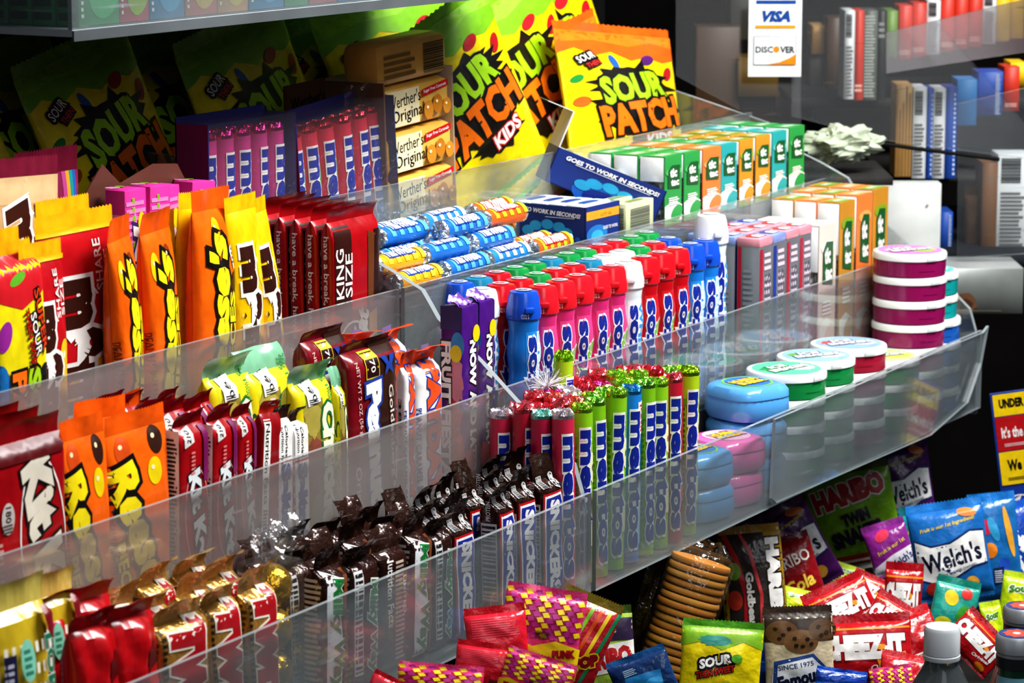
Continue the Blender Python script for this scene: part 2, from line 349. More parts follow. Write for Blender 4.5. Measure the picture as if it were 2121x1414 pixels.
K('super_sour',(80,40,150))(lambda:pillow('candy_bag',80,40,150,'#f1e21a','#f0b414',[G([(-40,120),(0,112),(40,122),(40,143),(-40,143)],'#cc1f2a'),E(-2,130,12,3,'#5fae2a',12),SPLAT(24,38,26,40,BK,3,.3),E(-26,98,11,7,'#9a2f9a',40),E(-34,66,12,16,'#1f7fc8'),T('SUPER',26,104,38,9,-78,'#e8451a',BK,.08),T('SOUR',16,96,26,9,-78,W_,BK,.1),T('THEN SWEET',8,92,40,7,-78,'#c4161c',BK,.05),T('SOUR',12,40,74,18,-88,LM,BK,.08,0,.05),T('PATCH',-10,36,80,20,-88,OR,BK,.08,0,.05),T('KIDS',-30,14,22,11,-80,W_,'#c4161c',.1)],fin=8,seed=31,wr=1.4,n=5,prof=.2))
# ------------------------------------------------------------------ wafer bars
KR='#a50d17'
K('wafer_king',(58,15,132))(lambda:pillow('wafer_bar',58,15,132,KR,'#9a0c16',[B(-27,8,-8,118,'#3a1712'),G([(12,34),(22,40),(24,108),(12,112)],'#6b3a1c'),G([(18,30),(27,30),(28,112),(20,112)],'#2a120c'),T('KING',-22,86,34,8.5,90,W_),T('SIZE',-12,84,30,8.5,90,W_),E(-4,26,21,26,'#1a1a50',20),RING(-4,26,22,27,1.6,W_,20),T('Kit Kat',-2,32,58,16,75,W_,None,0,.2,.05),B(12,52,27,62,'#7a1a6b'),G([(12,36),(22,40),(22,58),(12,54)],'#d89a58')],
   [T('have a break, have a',0,76,72,6,-90,W_),T('KitKat',0,22,24,7,-80,W_,None,0,.2,.05)],n=8,bar=True,fin=11,botfin=0,bend=.9,wr=.8,seed=2,skind='film'))
K('wafer_bar_big',(76,15,120))(lambda:pillow('wafer_bar',76,15,120,KR,'#8e0b14',[RING(12,52,24,50,1.4,W_,6),T('Kit Kat',14,56,94,30,-76,'#e2dccb',BK,.05,-.1,.07),E(-24,74,6,8,'#c9c2bd'),T('180',-24,76,8,5,-90,BK),LINES(-29,67,-19,72,3,'#555'),LINES(-33,22,-29,64,14,'#d9a8a0'),B(-38,100,38,109,'#5e0a10')],n=6,bar=True,fin=11,botfin=0,bend=.5,wr=1,seed=4))
K('wafer_bar',(38,15,125))(lambda:pillow('wafer_bar',38,15,125,KR,'#a30d18',[RING(2,52,16,34,.9,'#e8a0a0',4),T('Kit Kat',3,52,66,15,-80,'#dfe4e6',BK,.05,-.1,.06),G([(-14,100),(-2,103),(-1,113),(-13,111)],'#d5d2cf'),T('210',-8,107,8,5,80,BK),LINES(-6,82,-1,98,6,'#d88'),B(9,76,16,112,'#7a1a5a')],[B(-6,20,6,112,'#f0ece8'),LINES(-4,24,5,108,30,'#333')],n=6,bar=True,fin=12,botfin=0,bend=1.1,wr=1.1,seed=6,kind='film'))
K('wafer_bar_facts',(38,15,125))(lambda:pillow('wafer_bar',38,15,125,'#8f1018','#e83a22',[B(-16,10,-4,108,'#efece6'),T('Nutrition Facts',-10,76,58,7,-90,BK),LINES(-14,14,-6,44,12,'#333')],n=6,bar=True,fin=13,botfin=0,bend=1.3,wr=1.1,seed=7,sealdeco=[B(2,117,12,122,'#d8d4d0')]))
# ------------------------------------------------------------------ chocolate bars
def snick(seed,bend):
    return pillow('chocolate_bar',34,19,118,'#34190f','#38241b',[G([(-15,4),(15,4),(15,80),(10,88),(-15,88)],'#c31424'),G([(-13.5,4),(13.5,4),(13.5,78),(9,86),(-13.5,86)],W_),G([(-12,4),(12,4),(12,77),(8,84),(-12,84)],'#1e2f96'),T('SNICKERS',0,44,76,15,-90,W_,None,0,.15,.06),B(-14,92,-6,101,'#b0b0b0'),BARS(-13,92,-7,100),T('250',7,96,9,5,70,BK,'#c9c9c9',.2)],
      [B(-7,16,7,80,'#d9d9d9'),BARS(-6,18,6,78,'#222'),T('PROTEIN',0,90,16,4,90,W_)],n=5,bar=True,fin=21,botfin=0,bend=bend,wr=1.8,seed=seed,kind='sheen',tooth=2)
for i,(s,b) in enumerate(((41,.7),(42,-.6),(43,1.2))): K('snick%d'%i,(34,19,118))(lambda s=s,b=b:snick(s,b))
def milky(seed,bend,v):
    d=[B(-15,6,15,92,'#3a1d14'),G([(-15,4),(5,4),(5,88),(-15,96)],'#e2e6ea'),T('Milky Way',-2,48,84,20,-90,'#157a3a',W_,.05,.2,.05),B(8,6,13,94,'#7a4420')] if v==0 else [B(-16,10,-6,90,'#d9d9d9'),BARS(-15,12,-7,88),T('Milky Way',8,44,74,15,-90,'#157a3a',W_,.07,.2,.05)] if v==1 else [T('Nutrition Facts',-8,66,58,8,-90,W_),LINES(-2,10,12,90,22,'#b8a89a',False),T('LIMITED',12,60,30,5,-90,W_)]
    return pillow('chocolate_bar',38,20,116,'#33170f','#3a2118',d,[LINES(-7,12,7,92,20,'#c9bdb3')],n=5,bar=True,fin=20,botfin=0,bend=bend,wr=2,seed=seed,kind='sheen',tooth=2)
for i,(s,b) in enumerate(((51,.9),(52,1.4),(53,-.8))): K('milky%d'%i,(38,20,116))(lambda i=i,s=s,b=b:milky(s,b,i))
def twix(seed,bend):
    return pillow('biscuit_bar',52,20,116,'#c2954a','#d8b070',[T('TWIX',0,50,92,36,-90,'#a8141f','#e8ded0',.05,.12,.11),LINES(-24,10,-21,96,20,'#3a2510')],[LINES(-7,12,7,92,20,'#5a3d18')],n=5,bar=True,fin=20,botfin=0,bend=bend,wr=1.8,seed=seed,kind='goldfoil',tooth=1.8)
for i,(s,b) in enumerate(((61,1.3),(62,1.5),(63,1.0))): K('twix%d'%i,(52,20,116))(lambda s=s,b=b:twix(s,b))
K('red_pack',(60,26,112))(lambda:pillow('candy_pack',60,26,112,'#b30f18','#a20d16',[E(8,40,14,12,'#3a1712'),E(-12,24,10,9,'#5a2a18'),G([(4,66),(22,70),(20,84),(4,80)],'#5a0a0e')],n=2.6,fin=14,botfin=0,bend=1.3,wr=6,seed=71,prof=.3,wrL=20))
def checks(w,h,st):
    return [B(x,y,x+st*.5,y+st*.5,'#f4efdd') for x in [(-w/2+2+k*st) for k in range(int(w/st))] for y in [8+k*st for k in range(int((h-24)/st))]]
K('cookie_pack',(80,30,112))(lambda:pillow('cookie_pack',80,30,112,'#cdb02c','#d9c766',checks(80,112,9)+[G([(-36,40),(-22,46),(-20,82),(-34,82)],'#26264a'),LINES(-34,44,-23,80,12,'#c9c9d8'),E(-6,78,9,9,'#8fd8bd'),LINES(-11,72,-1,84,4,'#3a8a72'),T('LORNA DOONE',26,38,96,13,-90,'#0d7a55',W_,.03,0,.04),T('Lorna',4,34,60,12,-90,'#0d7a55',None,0,0,.04),E(32,90,10,6,'#7a1220',-35)],n=3,fin=14,botfin=0,bend=.8,wr=2.2,seed=81,prof=.25))
# ------------------------------------------------------------------ mixed bars and packs on the second step
K('nut_roll',(34,20,120))(lambda:pillow('nut_bar',34,20,120,'#e8e4e0','#4a2f20',[B(-16,3,16,78,'#c4202a'),B(-14,3,14,76,W_),T('Salted',0,44,62,20,-90,'#1d3f9c',None,0,0,.08),B(-14,80,12,108,'#efece8'),T('Nutrition Facts',-8,88,36,5,-90,BK),T('Calories',0,92,24,5,-90,BK)],n=5,bar=True,fin=12,botfin=0,bend=.8,wr=1,seed=91,skind='sheen'))
def chuck(seed,bend=-.6):
    return pillow('jelly_pack',60,32,128,'#d6d62e','#7fb896',[G([(-28,8),(6,8),(6,100),(-28,92)],'#8c7b34'),SPLAT(-10,56,13,20,'#8a4a3a',4,.2),SPLAT(-10,88,12,12,'#a89a48',5,.2),B(-30,6,-22,112,'#ecd91a'),T('Chuckles',-26,52,70,6,-90,'#0e5a2c'),T('Chuckles',14,50,92,24,-90,'#f2efcf','#1b6a34',.08,0,.06),T('25% more',22,106,24,7,-90,'#3a9a4a'),G([(-16,96),(2,98),(2,112),(-16,110)],W_),T('190',-7,105,13,6,-75,BK),LINES(-14,97,0,101,3,'#444')],n=3,fin=18,botfin=0,bend=bend,wr=1.4,seed=seed,prof=.25,tooth=1)
K('chuckles',(60,32,128))(lambda:chuck(95,1.2)); K('chuckles_b',(60,32,128))(lambda:chuck(97,-1.1))
K('chews_pack',(66,22,128))(lambda:pillow('candy_pack',66,22,128,'#7a101e','#6b0f1b',[B(4,4,32,122,'#34190f'),T('NET WT 2 OZ (56 g)',-22,88,50,5,-84,'#d9b9b0'),T('Original',-24,24,40,8,-86,W_),G([(-14,100),(4,100),(4,118),(-14,118)],'#d9b72a'),B(-13,101,3,117,'#2a0d10'),T('170',-5,110,12,6,-86,W_),T('Peanut',-2,56,84,21,-86,W_,'#24449c',.08,0,.07),T("Goldenberg's",20,58,70,8,-86,'#d9cfc4'),G([(16,108),(19,113),(26,113),(20,107),(22,100),(16,104),(10,100),(12,107),(6,113),(13,113)],'#24449c')],n=5,bar=True,fin=9,botfin=0,bend=1.2,wr=.7,seed=99))
K('payday',(44,24,120))(lambda:pillow('peanut_bar',44,24,120,'#eceaea','#f04a16',[T('PAYDAY',4,52,98,21,-90,'#e0521c','#1d3f9c',.05,0,.08),T('PEANUT CARAMEL BAR',-18,38,66,5,-90,'#1d3f9c'),G([(2,104),(14,104),(14,112),(2,112)],'#6a6a9a')],[T('38R15',0,56,46,7,-90,'#333')],n=5,bar=True,fin=20,botfin=0,bend=1.7,wr=1.4,seed=103))
def fruit_chew():
    w,d,h=34,26,128
    nm,p=carton('fruit_chew_pack',w,d,h,'#4a1a78',[B(-17,0,17,14,'#3a2a6a'),T('NOW',4,88,32,13,-90,W_,BK,.08,0,.06),T('AND LATER',4,40,58,13,-90,W_,BK,.08,0,.06),SPLAT(-4,20,9,9,'#d8483a',3),E(10,108,7,6,'#e8cf1a')],
      [B(-13,112,13,128,'#24246b'),SPLAT(4,78,10,16,'#d88a9a',2),SPLAT(2,52,10,12,'#c43a3a',5),SPLAT(6,30,9,12,'#d8622a',6),T('FRUIT FIESTA',-6,56,96,12,-90,W_,BK,.08,0,.05),E(8,102,8,9,'#2a8fd0'),E(6,96,7,6,'#e8d01a')],None or (),None,2.2,'film','wrapper')
    q=MB(); q.grid(lambda a,b:((-1+2*a)*15,math.sin(a*9)*2+(b-.5)*16*(1-b*.3),128+8*b*(1-.5*abs(2*a-1))+1.5*math.sin(a*14+b*5)),10,5,mat('#7a4aa8','film'))
    p.append(('folded_top',q.mesh('fc_top'))); return nm,p
K('fruit_chew',(34,26,128))(fruit_chew)
def pinkbox():
    w,d,h=44,20,120
    nm,p=carton('candy_box',w,d,h,'#d6339a',[SPLAT(0,h*.62,16,30,'#f08ac4',2,.3),SPLAT(2,h*.64,9,20,'#b81f78',4,.3),LINES(-20,98,20,116,5,'#f08ac4'),LINES(-8,84,-2,118,8,'#7fb81f'),T('Nerds',4,74,60,17,-84,W_,'#2a2a6a',.09,.2,.06),E(10,104,7,5,'#f2d21a')],[LINES(-8,14,8,110,26,'#f0a8d4'),T('GRAPE',0,84,26,7,-90,'#6b8f1a')],[SPLAT(-6,10,9,6,'#f08ac4',5,.3),E(8,10,6,4,'#7fb81f')],None,.6)
    return nm,p
K('pink_box',(44,20,120))(pinkbox)
# ------------------------------------------------------------------ mint rolls, tubes of sweets
def roll(col,cap,txt,deco,seed,dia=18,h=100,foilkind='foil'):
    r=dia/2; mb=MB(); mb.lathe([(r*.98,0),(r,1),(r,h-3),(r*.97,h-1.5)],mat(col,'ink'),24)
    S=lambda x,y,o:((r+o)*math.sin(x/r),-(r+o)*math.cos(x/r),y)
    decals(mb,S,deco+[T(txt,2,h*.48,h*.80,11,-90,'#1b2f9a',W_,.055,0,.045),T(txt,-24,h*.48,h*.80,11,-90,'#1b2f9a',W_,.055,0,.045)],3)
    q=MB(); rr=random.Random(seed); n=24
    vs=[];fs=[]
    prof=[(r*1.0,h-2.5),(r*1.02,h-.5),(r*.86,h+1.2),(r*.5,h+1.6),(r*.12,h+1.2)]
    for a,(pr,z) in enumerate(prof):
        for k in range(n):
            t=2*pi*k/n; g=1+(rr.uniform(-.12,.12) if a>1 else 0); zz=z+(rr.uniform(-1.1,1.5) if a>1 else rr.uniform(-.2,.2)); vs.append((pr*g*math.cos(t),pr*g*math.sin(t),zz))
    for j in range(len(prof)-1):
        for k in range(n): k2=(k+1)%n; fs.append([j*n+k,j*n+k2,(j+1)*n+k2,(j+1)*n+k])
    fs.append([(len(prof)-1)*n+k for k in range(n)]); q.add(vs,fs,mat(cap,foilkind))
    return 'candy_roll',[('wrapper',mb.mesh('roll')),('foil_end',q.mesh('roll_foil',False))]
APPLE=[E(9,66,5,9,'#e9ecb0',10),E(9,66,1,2,'#4a3a10'),E(9,30,5,9,'#e9ecb0',-10),LINES(-9,20,-5,80,18,'#4f7f12',False),B(-9,80,9,84,'#6aa818')]
K('roll_apple',(18,18,100))(lambda:roll('#86bf1e','#9ddc3a','mentos',APPLE,1)); K('roll_apple_b',(18,18,100))(lambda:roll('#7ab51c','#7fd04a','mentos',APPLE,2))
K('roll_pear',(18,18,100))(lambda:roll('#a8c81e','#8fc81e','mentos',APPLE+[G([(-14,40),(-10,40),(-10,90),(-14,90)],'#d8d8c0')],8))
K('roll_cherry',(18,18,100))(lambda:roll('#b81f38','#f0606a','mentos',[E(9,30,5,6,'#e8604a'),LINES(-9,20,-5,80,18,'#e8a0a8')],3)); K('roll_cherry_b',(18,18,100))(lambda:roll('#a81a3a','#ee7a6a','mentos',[E(9,60,5,6,'#e8604a')],4))
K('roll_straw',(18,18,100))(lambda:roll('#c22a4a','#e8dfe6','mentos',[E(9,40,5,7,'#d03030')],5)); K('roll_mint',(18,18,100))(lambda:roll('#1f7fd0','#3fa0f0','mentos',[T('fresh',8,84,16,6,-90,'#d8203a',W_,.2),E(8,30,4,20,'#8fd0f4')],6)); K('roll_teal',(18,18,100))(lambda:roll('#b81f48','#8fe0d0','mentos',[E(9,40,5,7,'#d03030')],7))
K('roll_fruit',(18,18,100))(lambda:roll('#c8418a','#e0308a','mentos',[E(8,30,5,10,'#e88a3a'),E(8,60,4,8,'#7a3aa0')],9)); K('roll_berry',(18,18,100))(lambda:roll('#d03048','#e83848','mentos',[E(8,30,5,10,'#b81830'),E(8,70,4,8,'#3a9a3a')],10))
def lsroll(col,c2,txt,tc,seed):
    r=9.5; L=82; mb=MB(); mb.lathe([(r,6),(r,L-6)],mat(col,'ink'),24,axis='x',cap=False)
    S=lambda x,y,o:(x,-(r+o)*math.sin(y/r),(r+o)*math.cos(y/r))   # y: arc from the top towards the front is negative
    rr=random.Random(seed); d=[]
    for k in range(5): x=10+k*14; d.append(G([(x,-18),(x+7,-18),(x+12,16),(x+5,16)],c2 if k%2 else W_ if seed%3==0 and k==2 else c2))
    d+=[T(txt,L*.5,5,46,9,0,W_,tc,.12,.15,.06),LINES(12,-13,30,-8,4,'#e8f0f8'),G([(52,-14),(66,-14),(66,-7),(52,-7)],W_),LINES(53,-13,65,-8,3,'#456')]
    decals(mb,S,d,3)
    qs=[MB(),MB()]
    for s in (0,1):
        q=qs[s]; prof=[(r*1.0,6.3),(r*1.03,4),(r*.95,1.5),(r*.6,0.3),(r*.15,0)]; n=20; vs=[];fs=[]
        for a,(pr,x) in enumerate(prof):
            for k in range(n):
                t=2*pi*k/n; g=1+(rr.uniform(-.1,.1) if a else 0); xx=x+(rr.uniform(-.9,.9) if a else 0); vs.append(((L-xx) if s else xx,pr*g*math.cos(t),pr*g*math.sin(t)))
        for j in range(4):
            for k in range(n): k2=(k+1)%n; f=[j*n+k,j*n+k2,(j+1)*n+k2,(j+1)*n+k]; fs.append(f[::-1] if s==0 else f)
        fs.append([4*n+k for k in range(n)]); q.add(vs,fs,mat('#c9d3da','foil'))
    # origin at the middle of the underside
    for b in (mb,*qs): b.v=[(x-L/2,y,z+r) for x,y,z in b.v]
    return 'candy_roll',[('wrapper',mb.mesh('ls')),*[('foil_end',q.mesh('ls_foil',False)) for q in qs]]
K('ls_blue',(82,19,19))(lambda:lsroll('#1f6fc4','#5fb0ea','LIFE SAVERS','#123f9a',1)); K('ls_blue_b',(82,19,19))(lambda:lsroll('#2a86d8','#bfe2f6','LIFE SAVERS','#123f9a',3)); K('ls_gold',(82,19,19))(lambda:lsroll('#f0a818','#f8c83a','LIFE SAVERS','#24409a',4)); K('ls_fruit',(82,19,19))(lambda:lsroll('#e8621f','#b8d02a','LIFE SAVERS','#c4161c',5))
def caramel_roll(back=False):
    w,d,h=62,22,22; mb=MB(); mb.box(-w/2,-d/2,0,w/2,d/2,h,mat('#e2b451' if not back else '#c99a48','ink'),5)
    f=FS(w,d,h)['F']
    dd=[BARS(8,3,26,18,'#3a2a10'),LINES(-26,4,2,17,4,'#7a5a28')] if back else [B(-26,2,2,20,'#f3e6b8'),T("Werther's",-11,15,28,6.5,4,BK,None,0,0,.0),T('Original',-8,7,28,8,4,BK,None,0,0,.0),E(-23,6,3,3,'#3f8f4f'),E(-23,10,3,3,'#9fc8e0'),G([(4,14),(27,17),(27,20.5),(4,18)],'#c4161c'),T('Sugar Free Caramels',15,17.3,20,2.2,5,W_),*candies([(9,7,4.2,'#c8862a'),(17,9,4.2,'#b8761f'),(25,7,3.6,'#c8862a')])]
    decals(mb,f,dd,None); return 'caramel_roll',[('wrapper',mb.mesh('caramel_roll'))]
K('caramel_roll',(62,22,22))(caramel_roll); K('caramel_roll_back',(62,22,22))(lambda:caramel_roll(True))
# ------------------------------------------------------------------ mint boxes
def tictac(col,c2,mint,sw,w=16,d=27,h=62,ins=True):
    mb=MB(); mb.box(-w/2+.5,-d/2+.8,0,w/2-.5,d/2-.8,h*.66,mat('#e8eef0','clear'),1.2)
    q=MB(); rr=random.Random(5)
    for k in range(34):
        bm=bmesh.new(); bmesh.ops.create_icosphere(bm,subdivisions=1,radius=1); M=Matrix.Translation((rr.uniform(-w/2+3.5,w/2-3.5),rr.uniform(-d/2+4.5,d/2-4.5),3+rr.random()*(h*.66-8)))@Matrix.Rotation(rr.uniform(0,3),4,'X')@Matrix.Diagonal((2.6,2.6,3.6,1))
        q.add([M@v.co for v in bm.verts],[[v.index for v in f.verts] for f in bm.faces],mat(mint if mint!='mix' else rr.choice(('#d86a2a','#f0ece4','#c85a24')),'hard')); bm.free()
    l=MB(); l.box(-w/2,-d/2+1.2,h*.64,w/2,d/2,h,mat('#eef0f0','hard'),1)
    b=MB(); b.box(-w/2+.2,-d/2-.3,1,w/2-.2,-d/2+1.0,h+.15,mat(col,'card'),.2); b.box(-w/2+.2,-d/2-.3,h,w/2-.2,d/2-2,h+.5,mat(col,'card'),.1)
    f=FS(w,d+.6,h+.5)
    decals(b,f['F'],[G([(-8,0),(8,0),(8,5),(-8,9)],c2),G([(-8,8),(8,3),(8,17),(0,22),(-8,18)],W_ if sw else c2),E(3,10,5,8,col,-20),E(0,h-14,7.5,4,c2),G([(-5.5,h*.55),(5.5,h*.52),(5.5,h*.86),(-2,h*.87),(-5.5,h*.80)],'#1f5c30'),T('tic',-.5,h*.76,6.5,h*.13,0,W_,None,0,0,.05),T('tac',.8,h*.62,7.5,h*.10,0,W_,None,0,0,.05),LINES(-5,h*.30,5,h*.42,4,W_)],None)
    decals(b,f['T'],[G([(-7.5,-d/2+3),(7.5,-d/2+1),(7.5,d/2-12),(-7.5,d/2-7)],c2),LINES(-5,-6,5,2,3,W_)],None)
    return 'mint_box',[('case',mb.mesh('tt_case')),('mints',q.mesh('tt_mints'),None,None,'stuff'),('lid',l.mesh('tt_lid')),('label_sleeve',b.mesh('tt_label',False))]
for nm,a in {'tt_green':('#2f9a4a','#58b86a','#f4f4f0',1),'tt_orange':('#ee7f3a','#f7a968','#f06a1a',1),'tt_teal':('#2aa3a3','#6cc4bf','#f4f4f0',1),'tt_mix':('#d3912a','#8fae2c','#c84a2a',1)}.items(): K(nm,(16,27,62))(lambda a=a:tictac(*a))
K('tt_white',(19,31,80))(lambda:tictac('#e9d3c8','#f4ece6','mix',1,19,31,80)); K('tt_tallmix',(19,31,95))(lambda:tictac('#c58a2c','#86a82c','#c84a2a',1,19,31,95)); K('tt_tallorange',(19,31,95))(lambda:tictac('#ee7f3a','#f4a860','#f06a1a',1,19,31,95))
# ------------------------------------------------------------------ gum bottles
def bottle(body,lab,cap,seed,fruit=None,word='GUM',wc='#7fc02a',white=False):
    r=16; H=78; mb=MB(); prof=[(r*.86,0),(r*.97,2)]
    for k in range(27):
        z=3+k*2.25; prof.append((r*(.945+.06*math.cos((z-12)/19*2*pi)),z))
    prof+=[(r*.95,64.5),(r*.92,66.5)]
    mb.lathe(prof,mat(body,'hard'),32)
    def rad(z): return r*(.945+.06*math.cos((z-12)/19*2*pi))
    S=lambda x,y,o:((rad(y)+o)*math.sin(x/r),-(rad(y)+o)*math.cos(x/r),y)
    d=[G([(-3,4),(19,4),(19,60),(-3,60)],lab)] if lab else []
    d+=[LINES(-15,6,-12,40,1,'#e8c8d0')] if not white else []
    if fruit: d+=[SPLAT(15,18,6,9,fruit,3,.25),SPLAT(15,29,5,3.5,'#3a8a2a',4,.5),G([(17,4),(18.2,4),(14,26),(12.8,26)],'#f0a0b8')]
    if word: d+=[T(word,15,44,18 if len(word)<4 else 30,6.5 if len(word)<4 else 9,(18 if len(word)<4 else -90) if word!='WHITE' else -90,wc,'#ffffff' if word!='WHITE' else None,.09,0,.05)]
    d+=[T('mentos',3,31,54,12.5,90,'#1c2f94','#eef0f8',.055,0,.045)]
    decals(mb,S,d,3)
    c=MB(); c.lathe([(r*.98,65),(r*1.05,65.8),(r*1.05,70),(r*.99,71.6),(r*.92,75.6),(r*.82,77.5),(r*.5,78),(0.1,78)],mat(cap,'hard'),32)
    tb=MB(); tb.box(-4.5,-r*1.22,68.6,4.5,-r*.9,71.2,mat(cap,'hard'),1)
    pr=[(r*1.07,62),(r*1.0,70.5),(r*.9,75)]
    top=lambda x,y,o:(x,y,78+o)
    decals(c,top,[E(0,0,8,8,'#c9cdd6' if not white else '#dfe3ea'),E(-1,0,5,3.5,cap),T('m',0,0,4,3,0,W_)],None)
    decals(c,lambda x,y,o:((r*1.055+o)*math.sin(x/r),-(r*1.055+o)*math.cos(x/r),y),[T('1232 S',-4,67.2,7,2.0,0,'#e8e8e8')],2)
    return 'gum_bottle',[('body',mb.mesh('bottle_body')),('cap',c.mesh('bottle_cap')),('thumb_tab',tb.mesh('bottle_tab'),'cap')]
BD=(34,34,78)
K('bt_blue',BD)(lambda:bottle('#1f7fd8','#2a8fe0','#1b55c8',1,None,'SPLIDE','#bfe6f8')); K('bt_pink',BD)(lambda:bottle('#d8327c','#e04a8c','#d81f2e',2,'#cc1f2c')); K('bt_red',BD)(lambda:bottle('#c4121f','#cc1f2c','#d41826',3,'#e0c41a')); K('bt_white',BD)(lambda:bottle('#dfeaf0','#e8f0f6','#eef2f4',4,None,'WHITE','#3a9ad8',True)); K('bt_green',BD)(lambda:bottle('#1f9a50','#2aa85c','#17994a',5,None)); K('bt_teal',BD)(lambda:bottle('#2090b8','#2a9cc4','#1f87ad',6,None))
def slimpack(c,seed):
    w,d,h=19,31,76
    mb=MB(); mb.box(-w/2,-d/2,0,w/2,d/2,h,mat('#aeb0b8','metal'),1.2); f=FS(w,d,h)
    decals(mb,f['F'],[B(-9,2,-4.5,h-4,c),LINES(-2,4,8,h-18,14,'#d7c4cf'),T('CUBES',3,36,44,8,90,'#5a5a68'),LINES(-3,h-16,8,h-5,3,'#e8cdd8')],None)
    decals(mb,f['L'],[B(-14,0,-9,h-3,c),LINES(-6,8,10,h-14,18,'#9a9aa4')],None)
    l=MB(); l.box(-w/2-.6,-d/2-.6,h-3,w/2+.6,d/2+.6,h+2.2,mat({'#b81f3a':'#e89aa8','#1f3f9a':'#8f9fd8'}[c],'hard'),1.6)
    decals(l,FS(w,d,h+2.2)['T'],[G([(-7,-10),(7,-10),(7,6),(3,10),(-3,10),(-7,6)],c),G([(-4.5,-10),(4.5,-10),(4.5,0),(0,5),(-4.5,0)],'#eef0f4')],None)
    return 'gum_box',[('case',mb.mesh('slim')),('lid',l.mesh('slim_lid'))]
K('slim_red',(19,31,78))(lambda:slimpack('#b81f3a',2)); K('slim_blue',(19,31,78))(lambda:slimpack('#1f3f9a',3))
# ------------------------------------------------------------------ round tubs
def tub(col,art,seed):
    r=39; H=25; mb=MB(); mb.lathe([(r*.93,0),(r*.97,1),(r*.975,17),(r*.95,17.6)],mat(col,'hard'),48)
    decals(mb,lambda x,y,o:((r*.975+o)*math.sin(x/r),-(r*.975+o)*math.cos(x/r),y),[LINES(-14,7,6,9,1,'#0c5a30' if col==GN else col)],5)
    l=MB(); l.lathe([(r*.97,16.6),(r*1.0,17.2),(r*1.0,22.2),(r*.975,24),(r*.93,24.6),(.1,24.6)],mat('#eef1ef','hard'),48)
    tb=MB(); tb.box(-6,-r*1.02,17,6,-r*.97,22.5,mat('#e3e7e6','hard'),.8)
    decals(l,lambda x,y,o:(x,y,24.6+o),[E(0,0,r*.86,r*.86,art[0]),SPLAT(-10,6,16,12,art[1],seed,.3),SPLAT(12,-8,14,11,art[2],seed+1,.3),T('ICE',-2,11,26,10,0,W_,art[3],.1,.2,.05),T('BREAKERS',0,-3,52,11,0,W_,art[3],.1,.2,.05)],None)
    return 'mint_tub',[('tub',mb.mesh('tub')),('lid',l.mesh('tub_lid')),('lid_tab',tb.mesh('tub_tab'),'lid')]
TD=(78,78,25)
K('tub_green',TD)(lambda:tub('#138a44',('#5fc8a0','#1f9a50','#dff0e8','#0f6a3a'),1)); K('tub_lime',TD)(lambda:tub('#17953f',('#b9d98a','#e88a3a','#cfd84a','#2a7a3a'),2)); K('tub_red',TD)(lambda:tub('#a81a38',('#8fb4dc','#d8483a','#c9d6ea','#35508f'),3)); K('tub_purple',TD)(lambda:tub('#8f1458',('#c87ac0','#e8b8d8','#a8c84a','#4a2a5a'),4)); K('tub_teal',TD)(lambda:tub('#139c9c',('#5fc8b8','#1f8f80','#c9ece4','#0f6a6a'),5)); K('tub_blue',TD)(lambda:tub('#1a5fb4',('#3f8fd8','#1f5fb4','#d8e6f4','#123f8a'),6)); K('tub_mixed',TD)(lambda:tub('#178a48',('#8fb8c8','#6aa84a','#e8eef0','#2a5a7a'),7))
def tape(col,art,a2):
    r=31; mb=MB(); n=64; vs=[];prof=[(.80,0),(.93,1),(1,6),(1,15),(.97,19)]
    def ring(k,z,rad):
        t=2*pi*k/n; c,s=math.cos(t),math.sin(t); g=rad/((abs(c)**3.2+abs(s)**3.2)**(1/3.2)); rib=1+.012*(1 if k%2 else -1)*(1 if 2<z<18 else 0); return (g*rib*c,g*rib*s,z)
    for a,z in prof: vs+=[ring(k,z,r*a) for k in range(n)]
    fs=[[j*n+k,j*n+(k+1)%n,(j+1)*n+(k+1)%n,(j+1)*n+k] for j in range(len(prof)-1) for k in range(n)]+[list(range(n))[::-1]]
    mb.add(vs,fs,mat(col,'hard'))
    l=MB(); pr=[(.97,18.6),(1.0,19.4),(.99,24),(.9,28),(.74,29.5),(.01,29.5)]; vs=[]
    for a,z in pr: vs+=[ring(k,30,r*a)[:2]+(z,) for k in range(n)]
    l.add(vs,[[j*n+k,j*n+(k+1)%n,(j+1)*n+(k+1)%n,(j+1)*n+k] for j in range(len(pr)-1) for k in range(n)],mat(col,'hard'))
    decals(l,lambda x,y,o:(x,y,29.5+o),[E(0,0,22,22,'#7fd03a' if col!='#e86ab0' else '#f0c0dc'),E(0,0,20,20,art),SPLAT(8,8,8,6,'#7a2a8a',3,.3),T('HUBBA',0,5,32,9,8,a2,'#3a2a7a',.1,0,.07),T('BUBBA',0,-6,32,9,8,a2,'#3a2a7a',.1,0,.07)],None)
    return 'gum_tape_case',[('case',mb.mesh('tape')),('lid',l.mesh('tape_lid'))]
K('tape_blue',(64,64,30))(lambda:tape('#5aa4e0','#2f78c4','#f6d31a')); K('tape_pink',(64,64,30))(lambda:tape('#e86ab0','#f2b8d4','#f6c81a'))
